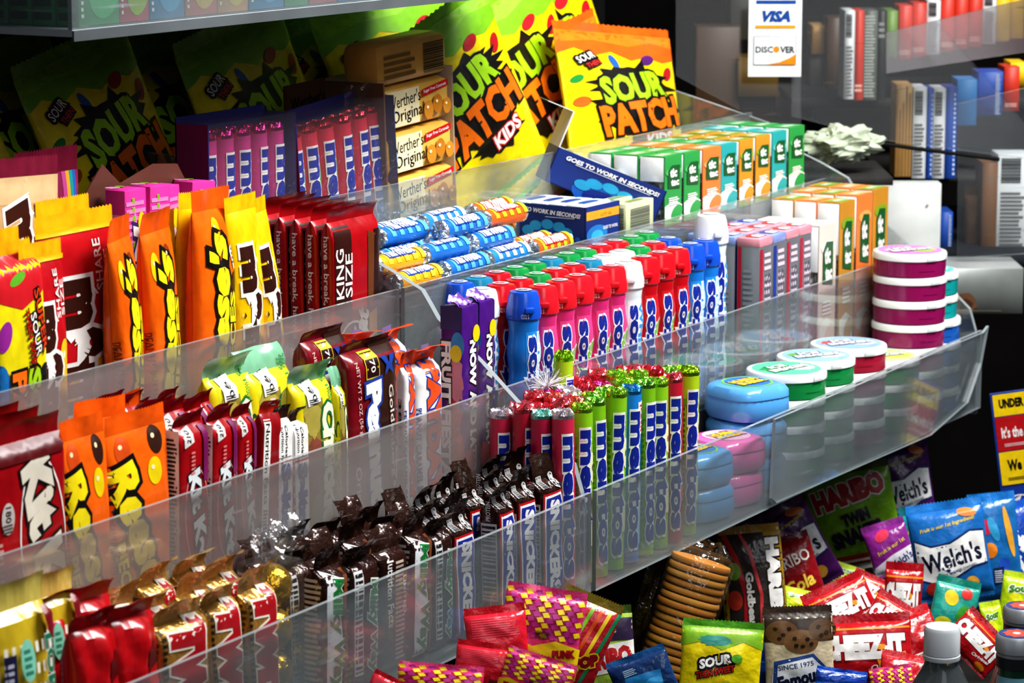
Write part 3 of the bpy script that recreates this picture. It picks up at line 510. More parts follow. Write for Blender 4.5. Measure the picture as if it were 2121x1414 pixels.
# ------------------------------------------------------------------ gum packs on the overhead shelf
def gumpack(col,c2,c3):
    w,d,h=44,20,90; return carton('gum_pack',w,d,h,col,[E(6,26,17,22,c2,-15),E(-10,44,10,12,c3,20),LINES(-20,6,-17,70,14,'#dfe6e0'),T('Trident',0,74,36,13,90,W_),G([(-6,44),(2,44),(2,36),(8,36),(8,44),(16,44),(16,50),(8,50),(8,58),(2,58),(2,50),(-6,50)],'#3a3f48')],[LINES(-8,4,8,88,9,'#0c3a1c' if col=='#1f8a4a' else c2)])
for nm,a in {'gum_green':('#1f8a4a','#3fae6a','#2a7a4a'),'gum_red':('#a84a58','#8fae3a','#c42a2a'),'gum_blue':('#1f7aa8','#3a9ac4','#1f5f8a'),'gum_fruit':('#b85a4a','#c8a83a','#7a9a3a'),'gum_yellow':('#c08a4a','#c4b02a','#4a8a3a')}.items(): K(nm,(44,20,90))(lambda a=a:gumpack(*a))
# ================================================================== setting
def one(name,mb,smooth=False,scale=1.,kind=None):
    o=bpy.data.objects.new(name,mb.mesh(name,smooth,scale)); COL.objects.link(o)
    if kind: o['kind']=kind
    return o
def part(name,mb,parent,smooth=False,scale=1.,label=None):
    o=bpy.data.objects.new(name,mb.mesh(name,smooth,scale)); COL.objects.link(o); o.parent=parent
    if label: o['label']=label
    return o
def empty(name,loc,label,cat,group=None):
    o=bpy.data.objects.new(name,None); COL.objects.link(o); o.location=loc; cp(o,label,cat,group); return o
def sbox(name,x0,y0,z0,x1,y1,z1,m,bev=0):
    b=MB(); b.box(x0,y0,z0,x1,y1,z1,m,bev); return one(name,b,kind='structure')
dark=mat('#0b0a0a','dull'); dark2=mat('#171412','dull')
sbox('wall_back',-1.3,.56,-.62,1.06,.60,1.1,dark)
sbox('wall_right',2.6,-.9,-.62,2.64,1.9,1.5,dark2)
sbox('wall_far',1.06,1.9,-.62,2.64,1.94,1.5,mat('#2a2016','dull'))
sbox('floor',-1.6,-1.6,-.66,2.7,2.0,-.62,mat('#2a2826','dull'))
# ------------------------------------------------------------------ tiered acrylic racks
Y0,Y1,Y2,Y3=0.,.09,.178,.268; ZT=(.118,.190,.266,.331); FL=(.040,.112,.186,.252)
AC=mat('#9aa3a6','acrylic'); AH=mat('#a09a98','acrylic_hazy'); ED=mat('#8f979a','hard'); TRAY=mat('#57595b','dull')
def pane(mb,x0,x1,y,z0,z1,th=.0035,m=AC):
    mb.box(x0,y-th,z0,x1,y,z1,m,0,{'Z':ED,'z':ED,'x':ED,'X':ED})
LX0,RX1=-.72,.845
def rack(side):
    L=side=='left'
    x0,x1=(LX0,-.004) if L else (.004,RX1)
    root=empty('candy_rack',((x0+x1)/2,.15,0), 'stepped clear acrylic rack with chocolate bars and candy bags' if L else 'stepped clear acrylic rack holding gum bottles, mint boxes and round tubs','rack','acrylic display racks side by side')
    root['label']='stepped clear acrylic rack full of chocolate bars and candy bags' if L else root['label']
    root.location=(0,0,0)
    for i,(y,zt,fl) in enumerate(zip((Y0,Y1,Y2,Y3),ZT,FL)):
        b=MB(); pane(b,x0,x1,y,fl-.004,zt,m=AH if (L and i>0) else AC); part('front_panel',b,root)
        yb=(Y1,Y2,Y3,.54)[i]-.0045
        b=MB(); b.box(x0,y+.0005,fl-.005,x1,yb,fl-.001,mat('#8d9496','acrylic_hazy') if i==0 else TRAY); part('tray_floor',b,root)
        if i==2 and not L:
            b=MB(); b.box(x0+.006,y+.002,fl,x1-.006,yb-.001,.256,TRAY); part('raised_floor',b,root)
        if i>0:
            b=MB(); b.box(x0,y-.0035,FL[i-1]-.02,x1,y,fl-.0045,TRAY); part('riser',b,root)
    # side panels with stepped rounded tops
    def prof():
        P=[(0,.03),(0,.100),(.003,.118),(.010,.140)]
        P+=[(.094,.214),(.135,.246),(.143,.258),(.150,.268),(.18,.282),(.225,.300),(.232,.312),(.245,.322),(.31,.339),(.40,.362),(.54,.372),(.54,.03)]
        return P
    for sx in (x1,):
        P=prof(); mb=MB(); th=.006
        tri=[t for t in tessellate_polygon([[Vector((y,z,0)) for y,z in P]])]
        for s in (0,1): mb.add([(sx-(th if s else 0),y,z) for y,z in P],[t if s else t[::-1] for t in tri],AC)
        n=len(P)
        for k in range(n):
            a,b_=P[k],P[(k+1)%n]; mb.add([(sx,*a),(sx,*b_),(sx-th,*b_),(sx-th,*a)],[[0,1,2,3]],ED)
        part('side_panel',mb,root)
    if not L:
        b=MB(); P=[(.325,.046),(.335,.04),(.70,.034),(.80,.05),(.835,.085),(.852,.122),(.838,.117),(.33,.117)]
        tri=tessellate_polygon([[Vector((x,z,0)) for x,z in P]]); 
        for yy,fl in ((-.0075,0),(-.0045,1)): b.add([(x,yy,z) for x,z in P],[t[::-1] if fl else t for t in tri],AC)
        n=len(P)
        for k in range(n): p,q=P[k],P[(k+1)%n]; b.add([(p[0],-.0075,p[1]),(q[0],-.0075,q[1]),(q[0],-.0045,q[1]),(p[0],-.0045,p[1])],[[0,1,2,3]],ED)
        part('repair_plate',b,root,label='broken clear plate fixed along the lower front')
    return root
rack('left'); rack('right')
sbox('trim_1',LX0,.20,-.62,RX1+.02,.24,.034,dark)           # dark plinth under the racks
# overhead acrylic shelf with packs of gum
sh=empty('acrylic_shelf',(0,0,0),'clear acrylic shelf above the racks, filled with gum packs','shelf')
sX=atY(150,80,.2).x; sZ=.493
b=MB(); b.box(sX,.2,sZ,.43,.55,sZ+.005,mat('#aeb6ba','hard')); part('shelf_board',b,sh)
b=MB(); pane(b,sX,.43,.2035,sZ+.005,sZ+.11); part('front_panel',b,sh)
b=MB(); b.box(sX,.2035,sZ+.005,sX+.0035,.55,sZ+.11,AC); part('end_panel',b,sh)
b=MB(); b.box(sX,.1985,sZ-.003,.43,.2,sZ+.0045,mat('#7d8488','metal')); part('price_rail',b,sh)
gx=[(165,250,'gum_green','bright green'),(250,311,'gum_red','red and lime'),(312,384,'gum_blue','deep blue'),(386,452,'gum_fruit','pink and tropical'),(453,516,'gum_yellow','orange and yellow'),(518,590,'gum_blue','teal blue'),(592,640,'gum_green','pale green'),(642,700,'gum_red','rose'),(702,760,'gum_blue','sky blue'),(762,830,'gum_green','mid green')]
for i,(a,b_,k,d) in enumerate(gx):
    p=atY(a,60,.209);q=atY(b_,60,.209)
    inst(k,d+' gum pack standing in the overhead clear shelf, '+ORD[i]+' from its near end','gum pack',((p.x+q.x)/2,.2195,sZ+.0055),scale=((q.x-p.x)/.0445,1,1),group='gum packs on the overhead shelf')
for r in range(1,7):
    p=atY(165,60,.209);q=atY(250,60,.209)
    inst('gum_green','dark green gum pack in the column behind the end pack, '+ORD[r-1]+' back','gum pack',((p.x+q.x)/2,.2195+.0215*r,sZ+.0055),scale=((q.x-p.x)/.0445,1,1),group='gum packs on the overhead shelf')
b=MB(); b.box(-.75,.2,.62,.40,.56,.635,dark2); ob=one('upper_board',b); cp(ob,'dark board over the clear gum shelf','board')
# ================================================================== step 1, left: chocolate bars
f1,f2,f3,f4=[z+.0005 for z in FL]
def rowlab(d,r,i,n,anchor): return f"{d}, {'front second third fourth fifth sixth'.split()[r]} row, {ORD[i]} {anchor}"
def rows(kinds,fronts,Y,dY,nr,floor,desc,cat,group,anchor,jit=.004,rj=4,skip=()):
    n=len(fronts)
    for r in range(nr):
        for i,(xl,xr,yt) in enumerate(fronts):
            if (r,i) in skip: continue
            k=kinds[rnd.randrange(len(kinds))] if not callable(kinds) else kinds(r,i); w,t,h=DIM[k]
            a=atY(xl,yt,Y);c=atY(xr,yt,Y); sx=(c.x-a.x)/(w/1000); top=(a.z+c.z)/2; z=(top-floor)/(h/1000)
            inst(k,rowlab(desc,r,i,n,anchor),cat,((a.x+c.x)/2+(rnd.uniform(-jit,jit)*.25 if r else 0),Y+dY*r+t/2000,floor),(R(rnd.uniform(-1.5,1.5)),R(rnd.uniform(-rj,rj)*.3),R(rnd.uniform(-rj,rj)*.4)),(sx*.98,1,z*(1+(rnd.uniform(-.03,.06) if r else 0))),group)
rows(lambda r,i:'snick%d'%((r*2+i)%3),[(944,990,1030),(996,1034,1010),(1038,1074,985),(1080,1118,962),(1128,1172,940)],.008,.026,3,f1,'dark brown chocolate bar with a blue lettered panel','chocolate bar','chocolate bars with blue panels by the divider','from the left',skip=((0,1),))
rows(lambda r,i:'milky%d'%((i+r)%3),[(668,722,1120),(724,788,1108),(792,846,1090),(849,897,1052),(900,940,1048)],.008,.027,3,f1,'brown and white chocolate bar with green script','chocolate bar','brown bars with green script','from the gold balls',jit=.01,rj=8)
rows(lambda r,i:'twix%d'%((i+r)%3),[(343,443,1222),(448,514,1186),(520,586,1158)],.008,.027,3,f1,'gold wrapped biscuit bar with dark red letters','biscuit bar','gold biscuit bars','from the red packs',jit=.01,rj=7)
rows(['red_pack'],[(166,262,1250),(240,338,1232)],.008,.034,2,f1,'crumpled glossy red candy pack','candy pack','crumpled red packs','from the yellow cookie packs',rj=6,skip=())
front('cookie_pack',-10,112,1195,.009,f1,'yellow gingham cookie pack with green lettering, lower left corner of the photo','cookie pack','gingham cookie packs')
front('cookie_pack',70,166,1180,.045,f1,'yellow gingham cookie pack standing behind the corner one, beside the red packs','cookie pack','gingham cookie packs',rot=(0,0,R(-4)))
# gold foil chocolates in clear packs
def gold():
    mb=MB(); rr=random.Random(4); r=15
    def fn(a,b):
        t=2*pi*a;p=pi*(b-.5); v=Vector((math.cos(t)*math.cos(p),math.sin(t)*math.cos(p),math.sin(p))); g=r*(1+.05*noise.noise(v*3.1)+.035*noise.noise(v*8))
        return (v.x*g,v.y*g,v.z*g+r)
    mb.grid(fn,36,20,mat('#d8ab33','foil')); return 'foil_chocolate',[('ball',mb.mesh('gold_ball'))]
K('gold',(30,30,30))(gold)
def goldpack():
    w,d,h=34,34,100; mb=MB(); mb.box(-w/2,-d/2,0,w/2,d/2,h,mat('#dfe3e4','clear'),3)
    q=MB(); q.grid(lambda a,b:((-1+2*a)*(15+14*b),noise.noise(Vector((a*4,b*3,1)))*13+(b-.4)*8,h+b*20+noise.noise(Vector((a*5,b*4,7)))*11),16,8,mat('#e8ecee','clear')); q.grid(lambda a,b:(noise.noise(Vector((a*4,b*3,4)))*12,(-1+2*a)*(14+10*b),h+b*15+noise.noise(Vector((a*5,b*4,2)))*9),14,8,mat('#e8ecee','clear'))
    return 'chocolate_pack',[('film',mb.mesh('gp')),('twisted_top',q.mesh('gpt'))]
K('goldpack',(34,34,100))(goldpack)
for i,(xl,xr,yt,Y,lb) in enumerate(((583,622,1172,.008,'lower'),(612,664,1150,.046,'upper'))):
    a=atY(xl,yt,Y);c=atY(xr,yt,Y);X=(a.x+c.x)/2; top=a.z
    o=inst('goldpack','clear film pack of gold chocolates, '+('front one beside the gold biscuit bars' if i==0 else 'rear one with a tall twisted top'),'chocolate pack',(X,Y+.017,f1),scale=(1,1,(top-f1)/.1),group='clear packs of gold chocolates')
    for j in range(3):
        zz=top-.033-.0305*j
        if zz<f1: break
        inst('gold',f"gold foil wrapped chocolate ball, {('top','middle','bottom')[j]} of the {'front' if i==0 else 'rear'} clear pack",'chocolate',(X,Y+.017,zz),rot=(0,0,rnd.uniform(0,3)),group='gold foil chocolates')
# ================================================================== step 2, left
Y=Y1+.006
front('wafer_bar_big',-22,138,868,Y,f2,'wide red wafer bar with big white lettering, left edge of the photo','wafer bar','red wafer bars')
for r in range(1,5): front('wafer_bar_big',-22+rnd.uniform(-4,4),138,868-4*r,Y,f2,f'wide red wafer bar behind the big lettered one, {ORD[r-1]} back','wafer bar','red wafer bars').location.y+=.0165*r
front('pieces_bag',138,234,866,Y,f2,'orange candy bag with yellow script, right of the wide red wafer bar','candy bag','orange candy bags on the second step',sy=.6)
front('pieces_bag',232,360,852,Y+.001,f2,'orange candy bag with one huge yellow letter, left of the narrow wafer bars','candy bag','orange candy bags on the second step',sy=.6)
front('pieces_bag',150,262,832,Y+.034,f2,'plain topped orange candy bag behind the front pair, nearer the wide wafer bar','candy bag','orange candy bags on the second step',sy=.6,rot=(0,R(4),0))
front('pieces_bag_bent',222,330,815,Y+.05,f2,'orange candy bag at the back of the second step, tallest of the four','candy bag','orange candy bags on the second step',sy=.6,rot=(0,R(-6),0))
rows(['wafer_bar'],[(366,430,842),(432,486,834),(488,528,826)],Y,.0165,5,f2,'narrow red wafer bar with folded top','wafer bar','narrow red wafer bars','from the orange bags',rj=5)
front('wafer_bar_facts',529,570,822,Y,f2,'red wafer bar leaning right with white nutrition strip','wafer bar','narrow red wafer bars',rot=(0,R(5),0))
front('nut_roll',569,604,838,Y,f2,'white and blue nut bar beside the leaning wafer bar','nut bar','white and blue nut bars',rot=(0,R(2),0)); front('nut_roll',607,642,842,Y,f2,'white and blue nut bar touching the yellow jelly pack','nut bar','white and blue nut bars')
front('nut_roll',575,606,835,Y+.022,f2,'nut bar with torn brown top behind the white and blue pair','nut bar','white and blue nut bars')
front('chuckles',624,704,738,Y,f2,'yellow green jelly candy pack in front, most of its lettering showing','jelly pack','jelly candy packs'); front('chuckles_b',704,724,752,Y,f2,'narrow edge of a jelly candy pack tucked beside the maroon pack','jelly pack','jelly candy packs',sy=.5)
front('chuckles_b',530,624,712,Y+.034,f2,'jelly candy pack in the middle with fanned green top seal','jelly pack','jelly candy packs',sy=.9); front('chuckles',450,536,722,Y+.036,f2,'jelly candy pack at the back left, above the wafer bars','jelly pack','jelly candy packs',sy=.9)
front('chews_pack',726,828,694,Y,f2,'maroon and brown candy pack with blue outlined white lettering','candy pack','maroon candy packs'); front('chews_pack',640,726,672,Y+.03,f2,'maroon candy pack with its top folded, behind the jelly packs','candy pack','maroon candy packs')
front('payday',838,862,700,Y+.003,f2,'white peanut bar seen narrow with small blue print','peanut bar','white peanut bars'); front('payday',864,920,694,Y,f2,'white peanut bar with red and blue lettering and torn orange top','peanut bar','white peanut bars')
front('payday',800,868,652,Y+.045,f2,'white peanut bar at the back with opened orange top','peanut bar','white peanut bars',rot=(0,R(-6),0)); front('payday',700,770,664,Y+.05,f2,'white peanut bar behind the maroon pack, orange top folded','peanut bar','white peanut bars',rot=(0,R(5),0))
front('fruit_chew',957,992,632,Y,f2,'dark purple fruit chew pack in front, beside the peanut bars','fruit chew pack','purple fruit chew packs'); front('fruit_chew',990,1023,622,Y+.005,f2,'bright purple fruit chew pack against the divider','fruit chew pack','purple fruit chew packs',rot=(0,R(1),0))
# ================================================================== step 3, left
Y=Y2+.006
front('super_sour',-14,103,508,Y,f3,'yellow sour candy bag with red top band, left edge of the photo','candy bag','bags on the third step',sy=.8)
front('choc_bag',58,148,503,Y+.002,f3,'low red and yellow chocolate candy bag beside the yellow sour bag','candy bag','bags on the third step',sy=.6); front('choc_bag',90,254,440,Y+.02,f3,'large red and yellow chocolate candy bag with brown lettering','candy bag','bags on the third step',sy=.6)
front('choc_bag',92,205,412,Y+.055,f3,'red chocolate candy bag behind the large one, yellow seal showing','candy bag','bags on the third step',sy=.6); front('choc_bag',-30,60,478,Y+.045,f3,'red chocolate candy bag behind the yellow sour bag','candy bag','bags on the third step',sy=.6)
front('pieces_up',245,312,446,Y,f3,'orange candy bag beside the large red bag, script on its right half','candy bag','bags on the third step',sy=.8,rot=(0,R(-3),R(12))); front('pieces_up_b',312,388,432,Y+.002,f3,'orange candy bag with yellow script, middle of three on third step','candy bag','bags on the third step',sy=.8,rot=(0,R(-2),R(8)))
front('pieces_bag_tall',402,505,395,Y,f3,'tall pointed orange candy bag in front of the yellow bags','candy bag','bags on the third step',sy=.8,rot=(0,R(2),R(10)))
front('peanut_bag',330,380,438,Y+.03,f3,'yellow peanut candy bag squeezed between two orange bags','candy bag','bags on the third step',sy=.6); front('peanut_bag',368,462,402,Y+.022,f3,'yellow peanut candy bag left of the tall pointed orange bag','candy bag','bags on the third step',sy=.6,rot=(0,R(4),0))
front('peanut_bag',497,562,404,Y,f3,'yellow peanut candy bag right of the tall pointed orange bag','candy bag','bags on the third step',sy=.7,rot=(0,R(-2),0)); front('peanut_bag',562,612,404,Y+.002,f3,'yellow peanut candy bag leaning against the red wafer bars','candy bag','bags on the third step',sy=.8,rot=(0,R(-8),0))
front('caramel_bag',-30,112,330,Y+.062,f3,'tan caramel candy bag at the back left of the third step','candy bag','bags on the third step',sy=.4,rot=(0,R(3),0)); front('rainbow_bag',40,170,310,Y+.075,f3,'dark pink candy bag with rainbow edge behind the tan bag','candy bag','bags on the third step',sy=.35)
for r in range(5):
    o=front('wafer_king',690-r,788-r,420-r*1.5,Y,f3,'front red king size wafer bar with brown stripe, wide face showing' if r==0 else f'red king size wafer bar with white spine lettering, {ORD[r-1]} behind the front one','wafer bar','king size wafer bars',sy=.95); o.location.y+=.0145*r
front('wafer_king',560,640,398,Y+.076,f3,'red wafer bar at the back of the third step, behind the yellow bags','wafer bar','king size wafer bars')
# display box of pink candy boxes
a=atY(186,430,.225);c_=atY(330,400,.225)
for i in range(4):
    X=-.405+.032*i*1.0
    o=front('pink_box',*[(258,302,392),(300,342,386),(340,382,384),(378,426,378)][i],Y+.05+.002*i,f3,'pink candy box in the cardboard tray, '+('nearest the red bag','second from the red bag','third from the red bag','with printed lid corner, nearest the yellow bags')[i],'candy box','pink candy boxes',rot=(0,R((0,2,-2,4)[i]),0),sy=.9)
def cardtray():
    w,d,h=110,34,130; mb=MB(); c=mat('#5d3428','card')
    P=[(-w/2,0),(w/2,0),(w/2,h-10),(w/2-8,h),(w/2-30,h+2),(-5,h-5),(-20,h+6),(-w/2+14,h-12),(-w/2,h-24)]
    tr=tessellate_polygon([[Vector((x,z,0)) for x,z in P]]); mb.add([(x,d/2,z) for x,z in P],[t for t in tr],c); mb.add([(x,d/2-1,z) for x,z in P],[t[::-1] for t in tr],c)
    mb.box(-w/2,-d/2,0,-w/2+1.2,d/2,h-26,mat('#9a1f66','card')); mb.box(w/2-1.2,-d/2,0,w/2,d/2,h-14,c); mb.box(-w/2,-d/2,0,w/2,d/2,1.2,c)
    q=MB(); q.grid(lambda a,b:(-w/2+a*40,d/2-2-noise.noise(Vector((a*3,b*3,0)))*6,h-60+b*50+noise.noise(Vector((a*4,b*4,3)))*5),8,8,mat('#c9a0b4','clear'))
    return 'display_box',[('carton',mb.mesh('ctray',False)),('torn_film',q.mesh('ctray_film'))]
K('cardtray',(110,34,130))(cardtray); front('cardtray',196,452,362,Y+.049,f3,'torn brown cardboard display box holding pink candy boxes','display box',sy=.92)
# ================================================================== step 3, right: sweet rolls, blue cartons, small mint boxes
def lay(kind,p0,p1,z,label,tilt=0):
    a=atZ(*p0,z+.0095);b=atZ(*p1,z+.0095); m=(a+b)/2; ang=math.atan2(b.y-a.y,b.x-a.x); s=(b-a).length/.082
    return inst(kind,label,'sweet roll',(m.x,m.y,z),(rnd.uniform(-.6,.6),0,0),(s,1,1),'rolls of ring sweets').location
FR3=.2565
LS=[('ls_gold',.055,.1955,0,'yellow sweet roll lying lowest beside the red wafer bar'),('ls_blue',.130,.1955,0,'blue sweet roll lying lowest, right of the yellow one'),('ls_blue_b',.203,.1955,0,'pale blue sweet roll lying lowest at the front wall'),('ls_fruit',.276,.1955,0,'orange fruit sweet roll at the front wall near the blue carton'),
 ('ls_fruit',.272,.2135,0,'orange fruit sweet roll behind the front fruit one'),('ls_blue',.060,.2135,0,'blue sweet roll under the yellow roll'),('ls_blue',.135,.2135,0,'blue sweet roll in the second line of the pile'),('ls_blue',.205,.2135,0,'blue sweet roll next to the two orange fruit rolls'),
 ('ls_gold',.042,.2045,1,'yellow sweet roll with white label patch, raised above the lowest one'),('ls_blue',.117,.2045,1,'blue sweet roll in the middle of the pile front'),('ls_blue',.190,.2045,1,'blue sweet roll in the pile front, nearest the fruit rolls'),
 ('ls_blue',.090,.2315,0,'blue sweet roll low in the third line'),('ls_blue',.165,.2315,0,'blue sweet roll low in the third line, middle'),('ls_fruit',.240,.2315,0,'fruit sweet roll low in the third line by the carton'),
 ('ls_blue',.070,.2225,1,'blue sweet roll behind the raised yellow one'),('ls_blue_b',.145,.2225,1,'blue sweet roll with white letters in the pile centre'),('ls_fruit',.222,.2225,1,'fruit sweet roll above the third line'),
 ('ls_blue',.155,.2135,2,'blue sweet roll at the top front of the pile'),('ls_fruit',.230,.2135,2,'red and green fruit sweet roll at the top, beside the blue carton'),
 ('ls_blue',.100,.2405,1,'blue sweet roll near the back left of the pile'),('ls_blue',.180,.2405,1,'blue sweet roll near the back of the pile'),('ls_fruit',.260,.2405,1,'red fruit sweet roll near the back of the pile'),
 ('ls_blue',.090,.2315,2,'blue sweet roll on top at the left of the pile'),('ls_blue_b',.185,.2495,1.97,'blue sweet roll on top at the back, white letters up'),('ls_blue_b',.105,.2495,1.97,'blue sweet roll on top at the back left'),('ls_fruit',.262,.2495,1.97,'red and green fruit sweet roll on top at the back')]
for k,X,Yy,dz,lb in LS: inst(k,lb,'sweet roll',(X,Yy,FR3+.0152*dz),(rnd.uniform(-.6,.2),0,R(rnd.uniform(-1.5,1.5))),(.86,.9,.9),'rolls of ring sweets')
NVY='#14307a'
def bluebox(lid):
    w,d,h=46,96,44; mb=MB(); c=mat(NVY,'card'); i=mat('#d9dde2','card'); t=1.2
    mb.box(-w/2,-d/2,0,w/2,d/2,t,c); mb.box(-w/2,-d/2,0,-w/2+t,d/2,h,c,0,{'X':i}); mb.box(w/2-t,-d/2,0,w/2,d/2,h,c,0,{'x':i}); mb.box(-w/2,-d/2,0,w/2,-d/2+t,h,c,0,{'Y':i}); mb.box(-w/2,d/2-t,0,w/2,d/2,h,c,0,{'y':i})
    f=FS(w,d,h)
    decals(mb,f['L'],[E(4,6,30,18,'#1f62c0'),*[E(4+24*math.cos(R(a)),8+13*math.sin(R(a)),7,6,'#2fa0d0') for a in (20,55,90,125,160)],E(4,4,20,10,'#1a2f86'),T('GOES TO WORK IN SECONDS!',2,36,82,5.6,-4 if not lid else 0,W_,None,0,.15,.04),B(-30,31.5,36,32.3,'#cfd8ea') if lid else B(2,29.6,36,30.4,'#cfd8ea'),E(30,10,8,7,'#e8b02a') if lid else E(40,6,3,3,'#1f62c0'),E(38,7,7,6,'#d8622a') if lid else E(40,6,3,3,'#1f62c0')],None)
    decals(mb,f['F'],[B(-22,28,22,38,'#e8a32a'),T('LOT 16',4,32,14,4,0,'#8a5a1a'),E(-8,10,14,11,'#2a7ac0'),E(-8,8,8,7,'#3fb0d8'),T('GOES TO WORK',10,16,20,4,0,W_)] if not lid else [E(0,20,14,8,'#3a5fae')],None)
    ps=[('carton',mb.mesh('bluebox',False))]
    if lid:
        q=MB(); q.box(-w/2,d/2-t,h,w/2,d/2,h+46,i,0,{'y':mat('#f0f2f4','card')}); q.box(-w/2,d/2-t,h+46,w/2,d/2+22,h+47,i); decals(q,lambda x,y,o:(x,d/2-t-o,y),[B(-20,h+6,20,h+40,'#24466a'),E(0,h+24,12,10,'#3f8a5a')],None)
        ps.append(('lid_flap',q.mesh('bluebox_lid',False)))
    return 'display_carton',ps
K('bluebox',(46,96,44))(lambda:bluebox(False)); K('bluebox_lid',(46,96,44))(lambda:bluebox(True))
def mintpack(c,c2):
    w,d,h=40,15,42; return carton('mint_pack',w,d,h,c,[BARS(-14,6,14,34,'#5a5f58')],[BARS(-6,6,5,36,'#5a5f58')],[E(0,0,12,5,c2),LINES(-14,-5,14,-3,1,'#8a9a9a')],None,1,'card')
K('pack_pale',(40,15,42))(lambda:mintpack('#dfe6e4','#2a4a9a')); K('pack_green',(40,15,42))(lambda:mintpack('#cfd6a8','#8a9a3a'))
bx=.377; by=.2365
inst('bluebox','dark blue display carton standing level, white slogan on its long side','display carton',(bx,by,FR3),(0,0,R(-2)),(1.35,.92,.78),'dark blue display cartons')
for i in range(4): inst('pack_pale',('pale mint pack standing in the level blue carton, '+ORD[i]+' from its front'),'mint pack',(bx+.0,by-.028+.0185*i,FR3+.0015),(0,0,R(-2)),(1.35,1.1,.80),'packs in the blue cartons')
inst('pack_green','pale green striped mint pack with barcode, right of the level blue carton','mint pack',(bx+.063,.194,FR3),(0,0,0),(1.4,.9,.72),'loose green mint packs'); inst('pack_green','pale green striped mint pack behind the barcode one','mint pack',(bx+.063,.212,FR3),(0,0,0),(1.4,.9,.76),'loose green mint packs')
tb=(.452,.243,.2825); tr_=(R(23),0,R(42))
inst('bluebox_lid','dark blue display carton tipped forward with its white lid flap up','display carton',tb,tr_,(.9,1.2,.78),'dark blue display cartons')
Mt=Matrix.Translation(tb)@Matrix.Rotation(tr_[2],4,'Z')@Matrix.Rotation(tr_[0],4,'X')
for i in range(4):
    p=Mt@Vector((0,-.042+.026*i,.0015)); inst('pack_pale','pale mint pack lying in the tipped blue carton, '+ORD[i]+' from its low end','mint pack',p,tr_,(.9,1,.7),'packs in the blue cartons')
Yt=Y2+.006
TT=[(1374,1414,322,'green'),(1414,1452,315,'green'),(1453,1495,306,'orange'),(1491,1528,298,'teal'),(1529,1562,289,'mix'),(1563,1597,281,'mix'),(1597,1631,272,'teal'),(1632,1668,262,'green')]
CN={'green':'green','orange':'orange','teal':'teal','mix':'yellow and green'}
for i,(xl,xr,yt,c) in enumerate(TT):
    a=atY(xl+4,yt,Yt);b=atY(xr,yt,Yt); sx=(b.x-a.x)/.0162; z=((a.z+b.z)/2-FR3)/.0625
    if i==0: Hz=z
    for r in range(3):
        k='tt_'+(c if r==0 or i not in(3,) else 'green')
        inst(k,f"{CN[k[3:]]} small mint box, {('front','second','rear')[r]} rank, {ORD[i]} from the tipped blue carton",'mint box',((a.x+b.x)/2,Yt+.0142+.0285*r,FR3),(0,0,0),(sx,1,z),'small mint boxes on the third step')
# ================================================================== step 2, right: gum bottles, slim gum boxes, tall mint boxes
ZL=atY(1080,600,Y1+.024).z; hs=(ZL-f2)/.078
LB=[('blue',1080,600),('pink',1128,588),('pink',1166,577),('pink',1204,568),('pink',1240,558),('pink',1274,549),('white',1312,538),('red',1350,528),('red',1382,520),('red',1413,512),('blue',1447,505),('blue',1480,497)]
CB={'blue':'dark blue','pink':'pink','red':'red','white':'white','green':'green','teal':'teal'}
X0=[atZ(x,y,ZL).x for _,x,y in LB]; n=len(X0); step=.0355; xs=[X0[0]+ (X0[-1]-X0[0])*i/(n-1) for i in range(n)]
r2=['white','red','red','green','red','red','teal','white','white','green','red','blue']; r3=['blue','teal','red','green','green','teal','green','green','red','red','green','green']
sp_=xs[1]-xs[0]; bs=min(1.0,(sp_-.0006)/.0345)
for r,cols in enumerate(([c for c,_,_ in LB],r2,r3)):
    for i,c in enumerate(cols):
        X=xs[i]-(.5*sp_ if r==1 else 0)-.004*r; Yb=Y1+.0235+.0285*r if sp_>.033 else Y1+.022+.0285*r
        if X<.022: X=.022
        inst('bt_'+c,f"{CB[c]} capped gum bottle, {('front','middle','back')[r]} row, {ORD[i]} from the divider" if c!='pink' else f"pink strawberry gum bottle with red cap, front row, {ORD[i]} from the divider",'gum bottle',(X,Yb,f2),(0,0,R(-46+rnd.uniform(-6,6))),(bs,bs,hs*(1+(.012*r))),'gum bottles with flip caps')
q=atZ(1521,483,ZL+.006); inst('bt_white','tall white gum bottle at the right end, beside the slim silver boxes','gum bottle',(q.x+.004,Y1+.0235,f2),(0,0,R(-40)),(bs*1.12,bs*1.12,hs*1.15),'gum bottles with flip caps')
SL=[(1572,1603,494),(1604,1636,484),(1637,1656,470),(1657,1676,462)]
a0=atY(1566,494,Y1+.008).x; a1=atY(1676,462,Y1+.008).x; zt=atY(1590,488,Y1+.008).z; wS=(a1-a0)/4
cs=[['red','blue','red','red'],['blue','red','red','red'],['blue','red','red','blue']]
for r in range(3):
    for i in range(4):
        c=cs[r][i]; inst('slim_'+c,f"slim silver gum box with {c} window lid, {('front','middle','back')[r]} row, {ORD[i]} from the tall white bottle",'gum box',(a0+wS*(i+.5),Y1+.0165+.0262*r,f2),(0,0,0),(wS/.0208,.78,(zt-f2)/.078),'slim silver gum boxes')
xw=atY(1702,468,Y1+.006).x; xw2=atY(1738,458,Y1+.006).x; zt=atY(1718,464,Y1+.006).z
for r in range(3): inst('tt_white','pale pink mint box with orange and white mints, '+('front of its file','second in its file','last in its file')[r],'mint box',((xw+xw2)/2,Y1+.021+.0255*r,f2),(0,0,0),((xw2-xw)/.019,.8,(zt-f2)/.0805),'pale pink mint boxes')
